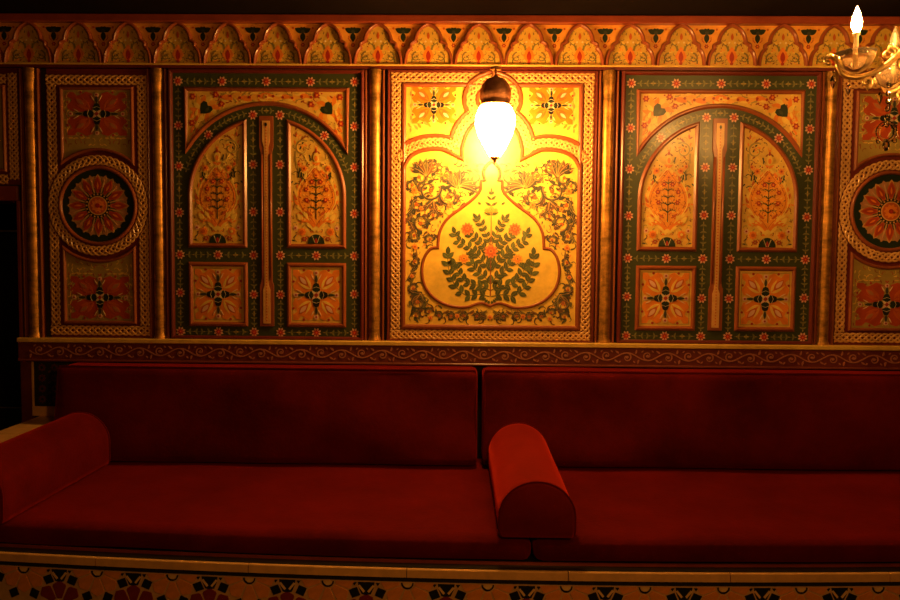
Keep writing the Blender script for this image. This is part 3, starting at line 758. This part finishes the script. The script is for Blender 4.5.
# ------------------------------------------------------------ small panel over the doorway, far left
t=thing('end_panel','cut-off lattice-edged wall panel above the dark doorway at the far left edge','wall panel',(-2.22,0,ZO))
b=MB(); b.box(-.215,.219,-.012,0,.652,1.14,DRED); b.build('backboard','paint',t)
b=MB(); lattice(b,[(.196,.675),(.196,1.118)],.0205,-.012,base=MAR); lattice(b,[(-.21,.675),(.17,.675)],.0205,-.012,base=MAR); lattice(b,[(-.21,1.095),(.17,1.095)],.0205,-.012,base=MAR); b.build('lattice_border','paint',t,kind='stuff')
b=MB(); sweep(b,rect(-.20,.160,.712,1.062),.014,.012,-.012,BRN,True); b.build('field_moulding','paint',t)
b=MB(); b.prism(rect(-.19,.153,.72,1.055),-.0135,-.010,OLIVE); f=b.build('painted_field','paint',t)
b=MB(); square_motif(b,-.02,.888,.30,.28,.0135,pet=(.50,.060,.014)); b.build('arabesque','paint',f,kind='stuff')

# ------------------------------------------------------------ arcaded frieze
t=thing('frieze','long carved frieze of small lobed arches running above the wall panels','frieze',(0,0,ZO))
PIT=.2095; X0=-1.003-PIT*6; NU=16
b=MB(); b.box(-2.45,2.3,-.018,-.001,1.141,1.335,(.86,.38,.055)); b.build('backboard','paint',t)
b=MB(); b.box(-2.45,2.3,-.050,-.001,1.325,1.355,BRN,.003); b.build('top_moulding','redwood',t)
b=MB(); b.box(-2.45,2.3,-.030,-.001,1.153,1.161,OCH,.002); b.build('ledge','paint',t)
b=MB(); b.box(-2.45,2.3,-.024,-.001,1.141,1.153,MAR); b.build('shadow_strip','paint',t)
def fz(dx,py): return (dx*.00422/.93,1.160+(64-py)*.00430)
hp=[[(23,64.5),(22.2,57),(20.2,51.5),(17.2,48.2)],[(17.2,48.2),(17.2,44.6),(13.2,42.2)],[(13.2,42.2),(11.8,36.5),(9.0,31.6),(5.0,28.0),(0,25.6)]]
half=[]
for h_ in hp: half+=cat_rom([fz(*q) for q in h_],4)[:-1]
half.append(fz(0,26.0)); apath=half+mirror(half)[1:]
bm=MB(); sweep(bm,[(x*.93,z) for x,z in apath],.0155,.020,-.016,(.30,.070,.024))
bf=MB(); bf.prism([(x*.93,z) for x,z in apath],-.0195,-.016,(.72,.45,.075))
bo=MB(); hd=.0195
bo.leaf(*fz(0,63),pi/2,.074,.040,hd+.0010,ORG,8); bo.leaf(*fz(0,61),pi/2,.046,.020,hd+.0018,RED,7); bo.disc(*fz(0,62),.007,hd+.002,RED,8)
for s in(-1,1):
    bo.leaf(*fz(s*1,60),pi/2-s*.6,.034,.013,hd+.0014,ORG,6)
    x,z=fz(s*11,57); bo.scroll(x,z,.022,pi/2,.9,-s,.0070,hd+.0008,(.24,.17,.05)); bo.scroll(x,z,.026,pi/2+s*.4,.7,-s,.0034,hd+.0004,YEL)
    curl_leaf(bo,*fz(s*3,50),pi/2-s*.2,.044,.010,hd+.0008,(.25,.20,.05),-s)
    curl_leaf(bo,*fz(s*15,62),pi/2,.030,.005,hd+.0006,LEAF,s); bo.leaf(*fz(s*5,44),pi/2-s*.9,.020,.008,hd+.001,YEL,6)
    bo.disc(*fz(s*2.5,42),.004,hd+.0016,CRM,6)
bo.leaf(*fz(0,40),pi/2,.030,.012,hd+.001,DORG,6)
bs=MB(); hd=.018
for a,L in((pi/2,.0),(-pi/2,.034),(pi*.86,.032),(pi*.14,.032),(pi*.62,.020),(pi*.38,.020)):
    if L: bs.leaf(*fz(0,33.5),a,L*1.15,.022,hd+.0012,DGRN,6)
bs.disc(*fz(0,33),.008,hd+.002,SLATE,8)
for s in(-1,1):
    bs.disc(*fz(s*9,29.5),.005,hd+.001,DORG,6); curl_leaf(bs,*fz(s*2,42),pi/2-s*.9,.026,.004,hd+.0006,DORG,s); bs.leaf(*fz(s*11,28.5),0 if s>0 else pi,.022,.006,hd+.0008,YEL,5)
bs.flower(*fz(0,45.5),.010,hd+.001,RED,ORG,6)
filler(bo,lambda x,z: z>1.166 and abs(x)<(.075 if z<1.235 else .075-(z-1.235)*.72) and abs(x)>.014,0,.085,1.16,1.31,.0165,.0195,((.24,.17,.05),YEL,ORG,BRN),1.0,31)
proto={}
for k in range(NU+5):
    xc=X0+PIT*(k+.5)
    if xc>2.15: break
    for nm,mb in(('arch_moulding',bm),('arch_field',bf)):
        if nm not in proto:
            proto[nm]=mb.build(nm,'paint',t); o=proto[nm]
            if nm=='arch_field': proto['pal']=bo.build('palmette','paint',o)
            o.location=(xc,0,0)
        else:
            o=proto[nm].copy(); COL.objects.link(o); o.parent=t; o.location=(xc,0,0)
            if nm=='arch_field': p=proto['pal'].copy(); COL.objects.link(p); p.parent=o
    if 'sp' not in proto: proto['sp']=bs.build('spandrel_flower','paint',t); o=proto['sp']
    else: o=proto['sp'].copy(); COL.objects.link(o); o.parent=t
    o.location=(xc+PIT/2,0,0)

# ------------------------------------------------------------ carved rail under the panels
t=thing('carved_rail','dark red rail carved with a running scroll above the sofa backs','rail',(0,0,ZO))
b=MB(); b.box(-2.010,2.3,-.040,0,-.090,-.016,(.2,.04,.02),.002); b.build('board','rail',t)
b=MB(); b.box(-2.013,2.3,-.046,0,-.016,.003,OCH,.003); b.build('top_fillet','paint',t)
b=MB(); b.box(-2.010,2.3,-.045,0,-.097,-.088,(.20,.045,.02),.002); b.build('bottom_fillet','paint',t)
b=MB(); K=.086; RC=(.44,.16,.10)
n=int(4.2/K)
for k in range(n):
    x=-1.96+k*K; s=1 if k%2 else -1; zc=-.052
    pts=[(x+K*i/8,zc+s*.016*sin(pi*i/8)) for i in range(9)]; b.stroke(pts,.0050,.0050,.0425,RC)
    q=b.scroll(x+K*.5,zc-s*.004,.020,pi/2*s,1.15,-1,.0060,.0428,RC,14); b.disc(x+K*.5,zc-s*.003,.0055,.0436,(.45,.18,.12),8)
    for j in(-1,1):
        b.leaf(x+K*(.5+.40*j),zc+s*.012,s*(pi/2-.6*j)+ (0),.020,.008,.0426,RC,6,bend=.3)
        b.leaf(x+K*(.5+.30*j),zc-s*.018,-s*pi/2+.8*j,.013,.006,.0426,RC,5)
b.build('scroll_relief','paint',t,kind='stuff')

# ------------------------------------------------------------ wainscot, skirting and ledge at left
b=MB(); b.box(-1.960,-1.60,-.012,0,-.296+ZO,-.097+ZO,(.03,.032,.022)); 
w=b.build('wainscot','tile'); w['kind']='structure'; w.name='trim_1'
o=MB()
for k in range(3):
    for j in range(4):
        x,z=-1.925+.055*k,-.128-.046*j
        o.flower(x,z,.018,.0135,(.14,.035,.02),DGRN,8); o.leaf(x+.027,z-.023,pi/4,.016,.008,.0132,(.16,.07,.03),5)
o=o.build('mosaic_flowers','tile',w,kind='stuff'); o.location=(0,0,ZO)
b=MB(); b.box(-1.968,-1.960,-.018,0,-.30+ZO,-.097+ZO,CRM,.001); o=struct('trim_2',b,'cream')
b=MB(); b.box(-1.968,-1.60,-.020,0,-.338+ZO,-.296+ZO,CRM,.002); o=struct('baseboard_back',b,'cream')
b=MB(); b.box(-2.012,-1.968,-.020,0,0,-.097+ZO,DRED); o=struct('trim_3',b,'rail')
b=MB(); b.box(-1.932,-1.62,-1.0,-.0,0,-.36+ZO); led=struct('ledge_base',b,'dark')
for y in range(3):
    b=MB(); y0=-1.005+y*.335; b.box(-1.936,-1.62,y0+.001,y0+.333,-.36+ZO,-.338+ZO,CRM,.002); b.build('slab','cream',led)

# dark cabinet standing in the doorway alcove
t=thing('cabinet','dark glossy cabinet standing in the doorway alcove at far left','cabinet',(-2.45,.42,0))
b=MB(); b.box(-.5,.40,-.02,.3,0,1.40,bev=.006); b.build('body','black',t)
b=MB(); b.box(-.5,.40,-.04,-.02,1.400,1.412,bev=.002); b.build('shelf_edge','steel',t)
b=MB(); b.box(-.48,.385,-.035,-.02,.05,.50,bev=.004); dr=b.build('lower_door','black',t)
b=MB(); b.box(.0,.385,-.045,-.034,.545,.552,bev=.001); b.build('handle','steel',dr)
b=MB(); b.box(-3.0,-2.015,-.012,.18,.585+ZO,.648+ZO,BRN,.003); o=struct('trim_4',b,'redwood')
b=MB(); b.box(-2.022,-2.008,-.010,.2,0,.585+ZO,MAR,.002); struct('door_1',b,'redwood').name='trim_5'
# small pale dish on the shelf of the cabinet
b=MB(); b.lathe([(.001,.0),(.030,.0),(.045,.018),(.050,.022),(.046,.022),(.028,.005),(.001,.004)],20,(0,0,0)); o=b.build('dish','steel'); o.location=(-2.16,.45,1.4121); o['label']='small pale metal dish on the dark cabinet in the alcove'; o['category']='dish'

# ------------------------------------------------------------ bench base with mosaic front
def by(x):
    d=abs(x-.2); return -1.005+(.028*d*d if d<1.5 else .063+.084*(d-1.5))
b=MB(); xs=[-1.70+i*.1 for i in range(40)]
def bench_slab(b,z0,z1,dy,col,x0=-1.95,x1=2.25,step=.1,back=-.02):
    n=round((x1-x0)/step); vs=[];fs=[]
    for i in range(n+1):
        x=x0+(x1-x0)*i/n; f=by(x)+dy; vs+=[(x,f,z0),(x,f,z1),(x,back,z1),(x,back,z0)]
    for i in range(n):
        for j in range(4): fs.append([i*4+j,(i+1)*4+j,(i+1)*4+(j+1)%4,i*4+(j+1)%4])
    fs+=[[3,2,1,0],[n*4,n*4+1,n*4+2,n*4+3]]
    b.add(vs,fs,col)
bench_slab(b,0,-.604+ZO,.006,(.70,.44,.19)); base=b.build('bench_base','tile'); base['kind']='structure'
b=MB(); bench_slab(b,-.604+ZO,-.559+ZO,.010,(.02,.018,.016)); b.build('bench_top','tile',base)
b=MB(); 
n=40
vs=[];fs=[]
for i in range(n+1):
    x=-1.62+(2.2+1.62)*i/n; y=by(x)+.042
    vs+=[(x,y-.004,-.559+ZO),(x,y-.004,-.552+ZO),(x,y+.004,-.552+ZO),(x,y+.004,-.559+ZO)]
for i in range(n):
    for j in range(4): fs.append([i*4+j,(i+1)*4+j,(i+1)*4+(j+1)%4,i*4+(j+1)%4])
b.add(vs,fs,BRN); b.build('edge_strip','redwood',base)
x=-1.697-.473
while x<2.2:
    b=MB(); xa,xb=x+.0012,x+.473-.0012; m=6; vs=[];fs=[]
    for i in range(m+1):
        u=xa+(xb-xa)*i/m; f=by(u); zz=(-.588+ZO,-.587+ZO,-.564+ZO,-.562+ZO)
        vs+=[(u,f+.012,zz[0]),(u,f+.001,zz[0]),(u,f-.001,zz[1]),(u,f-.001,zz[2]),(u,f+.001,zz[3]),(u,f+.012,zz[3])]
    for i in range(m):
        for j in range(6): fs.append([i*6+j,i*6+6+j,i*6+6+(j+1)%6,i*6+(j+1)%6])
    fs+=[[5,4,3,2,1,0],[m*6+j for j in range(6)]]
    b.add(vs,fs,CRM); b.build('tile','cream',base); x+=.473
# mosaic pieces: orange and maroon eight-petalled stars, black lozenges, cream bars
U=.2288/693; ZT=-.604+ZO
TOR=(.86,.33,.055); TRD=(.26,.028,.016); TBK=(.012,.013,.018); TCR=(.86,.58,.26)
def rot(P,a,r=0): return [((u+r)*cos(a)-v*sin(a),(u+r)*sin(a)+v*cos(a)) for u,v in P]
petal=[(66,-23),(186,-68),(206,-62),(243,0),(206,62),(186,68),(66,23)]
loz=[(-60,0),(0,-57),(60,0),(0,57)]
bar=[(-52,-11),(52,-11),(52,11),(-52,11)]
def clip(P):                                  # keep the part below the top line
    out=[]
    for i in range(len(P)):
        a,b_=P[i],P[(i+1)%len(P)]
        if a[1]<=0: out.append(a)
        if (a[1]<=0)!=(b_[1]<=0):
            t=a[1]/(a[1]-b_[1]); out.append((a[0]+(b_[0]-a[0])*t,0))
    return out
def cell_pieces():
    L=[]
    for k in range(5,9): 
        a=k*pi/4
        L.append((clip(rot(petal,a)),TOR))
    L.append((clip(rot(petal,pi)),TOR))
    for k in range(4,8): L.append((rot(loz,k*pi/4+pi/8,262),TBK))
    L.append((clip([(44*cos(k*pi/4+pi/8),44*sin(k*pi/4+pi/8)) for k in range(8)]),TCR))
    ring=[(60*cos(pi+k*pi/8),60*sin(pi+k*pi/8)) for k in range(9)]; inn=[(48*cos(pi+k*pi/8),48*sin(pi+k*pi/8)) for k in range(8,-1,-1)]
    L.append((ring+inn,TBK))
    for s in(-1,1): L.append(([(347+s*u,v) for u,v in ((8,-88),(60,-24),(76,-38),(24,-102))],TCR))
    L.append(([(347+14*cos(k*pi/3),-108+14*sin(k*pi/3)) for k in range(6)],TBK))
    for a in(pi*.25,pi*.5,pi*.75): L.append(([(347+u,-347+v) for u,v in rot(petal,a)],TRD))
    for s in(-1,1): L.append(([(347+s*105+u,-18+v) for u,v in((-20,10),(0,-18),(20,10))],TBK))
    return L
cells=[]
for P,c in [([(266,0),(428,0),(418,-60),(392,-118),(347,-128),(302,-118),(276,-60)],TBK)]+cell_pieces():
    b=MB(); cx_=sum(p[0] for p in P)/len(P); cz_=sum(p[1] for p in P)/len(P)
    Q=[(cx_+(u-cx_)*.93,cz_+(v-cz_)*.93) for u,v in P]
    b.prism([((u-cx_)*U,(v-cz_)*U) for u,v in Q],-.003 if cells else -.0012,.002,c)
    cells.append((b,cx_*U,cz_*U))
protos=[]
for i in range(-8,9):
    xc=-.0395+(.230 if i>0 else .2365)*i
    if xc<-1.66 or xc>1.85: continue
    if not protos:
        for b,u,v in cells:
            o=b.build('tile','tile',base); protos.append(o)
        row=protos
    else:
        row=[]
        for p in protos: q=p.copy(); COL.objects.link(q); q.parent=base; row.append(q)
    for o,(b,u,v) in zip(row,cells):
        o.location=(xc+u,by(xc+u)+.006,ZT-.001+v); o.rotation_euler=(0,0,atan2(by(xc+u+.01)-by(xc+u-.01),.02))
# the rest of the mosaic lower down
b=MB()
for i in range(-8,9):
    xc=-.0395+(.230 if i>0 else .2365)*i
    if xc<-1.66 or xc>1.85: continue
    y=by(xc)+.006
    def put(P,c):
        zmin=min(v for u,v in P)
        if ZT+zmin*U<.03: return
        b.prism([(xc+u*U,ZT+v*U) for u,v in P],y-.003,y+.003,c)
    for k in(4,5,6,7,8,): pass
    for k in list(range(3,9))[1:]:
        if k in(4,5,6,7,8): put([(347+u,-347+v) for u,v in rot(petal,k*pi/4)],TRD)
    put([(347+44*cos(k*pi/4),-347+44*sin(k*pi/4)) for k in range(8)],TCR)
    for k in(4,5,6,7): put([(347+u,-347+v) for u,v in rot(loz,k*pi/4+pi/8,262)],TBK)
    for k in(0,1,2,3,4): put([(u,-694+v) for u,v in rot(petal,k*pi/4)],TOR)
    for k in(0,1,2,3): put([(u,-694+v) for u,v in rot(loz,k*pi/4+pi/8,262)],TBK)
b.build('lower_mosaic','tile',base,kind='stuff')

# ------------------------------------------------------------ sofa
def cushion(w,d,h,r,nx,ny,nz,bulge=(0,0,0),wr=.004,seed=0,skew=0,zn=1):
    """rounded upholstered block centred on x, front at -d, resting on z=0"""
    b=MB(); V={}; 
    def vert(i,j,k):
        key=(i,j,k)
        if key in V: return V[key]
        u,v,q=2*i/nx-1,2*j/ny-1,2*k/nz-1
        # denser near the edges
        f=lambda s,L:(s if L<=0 else (abs(s)**.8)*(1 if s>=0 else -1))
        P=Vector((f(u,1)*w/2,f(v,1)*d/2,f(q,1)*h/2))
        I=Vector((max(-w/2+r,min(w/2-r,P.x)),max(-d/2+r,min(d/2-r,P.y)),max(-h/2+r,min(h/2-r,P.z))))
        D=P-I
        if D.length>1e-6: P=I+D.normalized()*min(D.length,r) if D.length>r else P
        P.y+=(bulge[1]*(1-u*u)*(1-q*q))*(v); P.z+=bulge[2]*(1-u*u)*(1-v*v)*q
        nn=noise.noise(Vector((P.x*3+seed,P.y*5,P.z*5)))*wr*2+noise.noise(Vector((P.x*2+P.z*6+seed,P.y*9,P.z*3+P.x*2)))*wr
        if abs(q)==1: P.z+=nn*q*zn
        elif abs(v)==1: P.y+=nn*v
        P.y+=skew*(P.z+h/2)
        V[key]=len(b.v); b.v.append((P.x,P.y-d/2,P.z+h/2)); return V[key]
    def face(a): b.f.append(a); b.c.append((.5,.5,.5)); b.sm.append(True)
    for i in range(nx):
        for j in range(ny):
            face([vert(i,j,0),vert(i,j+1,0),vert(i+1,j+1,0),vert(i+1,j,0)]); face([vert(i,j,nz),vert(i+1,j,nz),vert(i+1,j+1,nz),vert(i,j+1,nz)])
    for i in range(nx):
        for k in range(nz):
            face([vert(i,0,k),vert(i+1,0,k),vert(i+1,0,k+1),vert(i,0,k+1)]); face([vert(i,ny,k),vert(i,ny,k+1),vert(i+1,ny,k+1),vert(i+1,ny,k)])
    for j in range(ny):
        for k in range(nz):
            face([vert(0,j,k),vert(0,j,k+1),vert(0,j+1,k+1),vert(0,j+1,k)]); face([vert(nx,j,k),vert(nx,j+1,k),vert(nx,j+1,k+1),vert(nx,j,k+1)])
    return b
def tagm(o,label,cat,group=None):
    o['label']=label;o['category']=cat
    if group:o['group']=group
    return o
SZ=-.485
# seats
for xa,xb,lab,sd in((-1.80,.093,'long red velvet seat cushion, left one, stretching from left armrest to middle bolster',1.3),(.099,2.15,'long red velvet seat cushion, right one, from middle bolster out of frame',5.1)):
    b=cushion(xb-xa,.925,SZ+.556,.028,60,24,6,(0,0,.0),.0018,sd)
    xm=(xa+xb)/2; b.v=[(x,y*(-by(x+xm)-.075)/.93,z) for x,y,z in b.v]
    o=b.build('seat_cushion','velvet'); o.location=((xa+xb)/2,-.030,-.560+ZO); tagm(o,lab,'cushion','red seat cushions')
# backs
for xa,xb,lab,sd in((-1.778,-.054,'red velvet back cushion, left one, with piped edge beside the gap',2.2),(-.033,2.1,'red velvet back cushion, right one, behind the middle bolster',7.7)):
    w=xb-xa; hh=.377
    b=cushion(w,.150,hh,.020,60,10,20,(0,.012,0),.009,sd,skew=.14,zn=.12)
    o=b.build('back_cushion','velvet'); o.location=((xa+xb)/2,-.070,SZ+ZO+.007); tagm(o,lab,'cushion','red back cushions')
    def yy(z): return -.150+.14*z+.002
    P=[(-w/2+.010,yy(.02)+.010,.014),(w/2-.012,yy(.02)+.010,.014),(w/2-.006,yy(.03)+.010,.03),(w/2-.006,yy(.36)+.010,.36),(w/2-.010,yy(.37)+.008,.378),(-w/2+.010,yy(.37)+.008,.378),(-w/2+.006,yy(.36)+.010,.36),(-w/2+.006,yy(.03)+.010,.03),(-w/2+.010,yy(.02)+.010,.014)]
    pb=MB(); pb.tube(P,.0045,8); pb.build('piping','velvet',o)
def bolster(xc,y0,y1,rr,hz,lab,seed,m_='velvet_lit',sag=.09):
    b=MB(); n=26; prof=[]
    for k in range(n+1):
        a=pi*k/n; prof.append((rr*cos(a),hz-rr+rr*sin(a)))
    prof=[(rr*.97,0),(rr,.02),(rr,(hz-rr)*.6)]+prof+[(-rr,(hz-rr)*.6),(-rr,.02),(-rr*.97,0)]
    m=len(prof); L=y1-y0
    st=[(0,.90),(.006,.965),(.014,1)]+[(.014+(L-.028)*i/24,1) for i in range(1,25)]+[(L-.006,.965),(L,.90)]
    vs=[];fs=[]
    for d,s in st:
        for (x,z) in prof:
            zc=hz*.45; e=1+.010*noise.noise(Vector((d*4+seed,x*9,z*9)))+.006*noise.noise(Vector((d*14+seed,x*20,z*20)))
            zz=zc+(z-zc)*s*e if z>.0 else 0
            tp=1-sag*d/L; vs.append((x*s*e*(1-.03*d/L),-(y0+d),zz*tp))
    for i in range(len(st)-1):
        for j in range(m-1): fs.append([i*m+j,i*m+j+1,(i+1)*m+j+1,(i+1)*m+j])
        fs.append([i*m+m-1,i*m,(i+1)*m,(i+1)*m+m-1])
    e=(len(st)-1)*m
    fs.append([j for j in range(m)][::-1]); fs.append([e+j for j in range(m)])
    b.add(vs,fs,smooth=True); o=b.build('bolster',m_); o.location=(xc,0,SZ+ZO+.007); tagm(o,lab,'bolster','red arm bolsters')
    for Y in(y0+.008,y1-.008): p=MB(); q_=(Y-y0)/L; p.tube([(x*.998*(1-.03*q_),-Y,max(.004,z*(1-sag*q_))) for x,z in prof],.003,6); p.build('piping','velvet',o)
    return o
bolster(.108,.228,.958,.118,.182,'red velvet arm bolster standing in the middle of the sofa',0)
lb=bolster(-1.645,.228,.915,.118,.205,'red velvet arm bolster at the left end, beside the pale ledge',4,'velvet',.05)

# ------------------------------------------------------------ wall lantern
t=thing('wall_lantern','lit bronze-capped glass lantern hanging before the yellow central panel','lantern',(0,-.275,ZO))
b=MB(); b.lathe([(.001,1.082),(.004,1.078),(.006,1.066),(.003,1.058),(.009,1.048),(.016,1.044),(.036,1.036),(.052,1.016),(.059,.990),(.059,.965),(.054,.950),(.060,.944),(.060,.938),(.052,.938),(.048,.950),(.046,.97)],32,(0,0,0),ribs=.02); b.build('cap','bronze',t)
b=MB(); b.lathe([(.050,.942),(.064,.928),(.076,.900),(.077,.868),(.067,.830),(.051,.795),(.037,.768),(.022,.746),(.001,.738)],32); gl=b.build('glass_shade','lamp',t)
b=MB(); b.lathe([(.018,.744),(.019,.740),(.012,.735),(.005,.732),(.006,.727),(.003,.722),(.001,.718)],16); b.build('finial','bronze',t)
for k in range(6):
    a=2*pi*k/6+.3; b=MB(); b.tube([(.052*cos(a),.052*sin(a),.944),(.066*cos(a),.066*sin(a),.928),(.078*cos(a),.078*sin(a),.900),(.079*cos(a),.079*sin(a),.868),(.069*cos(a),.069*sin(a),.830),(.053*cos(a),.053*sin(a),.795),(.039*cos(a),.039*sin(a),.768),(.020*cos(a),.020*sin(a),.744)],.0014,6); b.build('rib','bronze',t)
b=MB(); b.tube([(0,0,1.078),(0,.03,1.090),(0,.12,1.086),(0,.255,1.075)],.006,8); b.lathe([(.001,0),(.022,.0),(.022,.006),(.001,.012)],16,(0,0,1.075)); b.v=[(x,y,z) for x,y,z in b.v]; b.build('bracket','bronze',t)

# ------------------------------------------------------------ chandelier
HX,HY=1.252,-1.047
t=thing('chandelier','brass candle chandelier with crystal drops, cut off at upper right','chandelier',(HX,HY,ZO-.022))
b=MB(); b.lathe([(.001,.70),(.014,.705),(.020,.72),(.012,.735),(.030,.76),(.052,.79),(.050,.82),(.022,.84),(.014,.87),(.026,.90),(.060,.915),(.064,.925),(.030,.935),(.016,.96),(.012,1.02),(.022,1.05),(.034,1.07),(.018,1.10),(.008,1.12),(.008,1.365)],24); b.build('stem','brass',t)
b=MB(); b.lathe([(.001,1.352),(.05,1.358),(.065,1.370),(.065,1.378)],24); b.build('ceiling_rose','brass',t)
NA=6
lit=[0,4]
for k in range(NA):
    a=radians(159)-k*2*pi/NA; ca,sa=cos(a),sin(a)
    P=lambda r,z,w=0:(r*ca-w*sa,r*sa+w*ca,z)
    # main S arm ends in a curl beyond the pan
    prof=[(.02,.93),(.06,.985),(.10,1.000),(.145,.975),(.185,.935),(.225,.910),(.265,.902),(.298,.912),(.312,.935),(.318,.955),(.334,.968),(.346,.960),(.342,.948),(.334,.948)]
    pts=cat_rom([P(r,z) for r,z in prof],4)
    b=MB(); b.tube(pts,[.0105-.0045*i/len(pts) for i in range(len(pts))],8)
    # leaf scrolls riding on the arm
    for (r,z,s,d) in((.085,1.015,.022,1),(.15,.925,.026,-1),(.19,.960,.018,1),(.085,.905,.036,-1),(.24,.885,.016,-1),(.13,.870,.022,1)):
        q=[]
        for i in range(15):
            t_=i/14; an=pi/2*d+t_*2.3*pi*d; rr=s*(1-.78*t_); q.append(P(r+rr*cos(an),z+rr*sin(an)*1.0))
        b.tube(q,[.0075-.004*i/14 for i in range(15)],6)
    for (r,z) in((.12,1.0),(.165,.962),(.20,.93),(.235,.918)):
        b.tube([P(r,z),P(r+.004,z+.014),P(r+.014,z+.026)],[.0055,.0045,.001],6)
    arm=b.build('arm','brass',t)
    rc=.27
    b=MB(); c=P(rc,0); b.lathe([(.004,.914),(.020,.918),(.036,.932),(.046,.952),(.053,.972),(.055,.972),(.050,.952),(.038,.928),(.020,.914),(.004,.910)],24,(c[0],c[1],0),ribs=.03); b.build('drip_pan','glass',arm)
    b=MB(); b.lathe([(.004,.914),(.0075,.920),(.0065,1.018),(.010,1.022),(.010,1.028),(.001,1.029)],12,(c[0],c[1],0)); b.build('candle','candle',arm)
    b=MB(); b.lathe([(.001,1.029),(.007,1.031),(.0135,1.044),(.0145,1.056),(.010,1.076),(.003,1.096),(.001,1.102)],14,(c[0],c[1],0)); b.build('bulb','bulb' if k in lit else 'dimbulb',arm)
    if k not in lit: b=MB(); b.lathe([(.001,1.032),(.003,1.04),(.002,1.075),(.001,1.08)],8,(c[0],c[1],0)); b.build('bulb_glow','bulb_glow',arm)
    # crystal drops
    def drop(x,y,z,s):
        b=MB(); n=6
        b.tube([(x,y,z+.02*s),(x,y,z)],.0012,4)
        b.lathe([(.0005,0),(.009*s,-.012*s),(.012*s,-.026*s),(.007*s,-.042*s),(.0005,-.052*s)],n,(x,y,z)); b.ball((x,y,z+.008*s),.005*s,n=6)
        o=b.build('crystal_drop','crystal',t,smooth=False); return o
    for r,z,s in((.235,.895,.7),(.285,.888,.7),(.325,.915,.8)):
        x,y,_=P(r,z); drop(x,y,z,s)
    # string of beads from arm with a ring pendant
    b=MB(); x,y,_=P(.185,0)
    for i in range(6): b.ball((x,y,.872-.022*i),.0075,n=6,sz=1.2)
    b.build('crystal_chain','crystal',t,smooth=False)
    b=MB()
    b.tube([(x+.022*cos(q)*ca,y+.022*cos(q)*sa,.742+.026*sin(q)) for q in [2*pi*i/16 for i in range(17)]],.006,6,cap=False)
    b.ball((x,y,.704),.011,n=6,sz=1.5); b.ball((x+.02*ca,y+.02*sa,.716),.007,n=6); b.ball((x-.02*ca,y-.02*sa,.716),.007,n=6)
    b.build('ring_pendant','crystal',t,smooth=False)
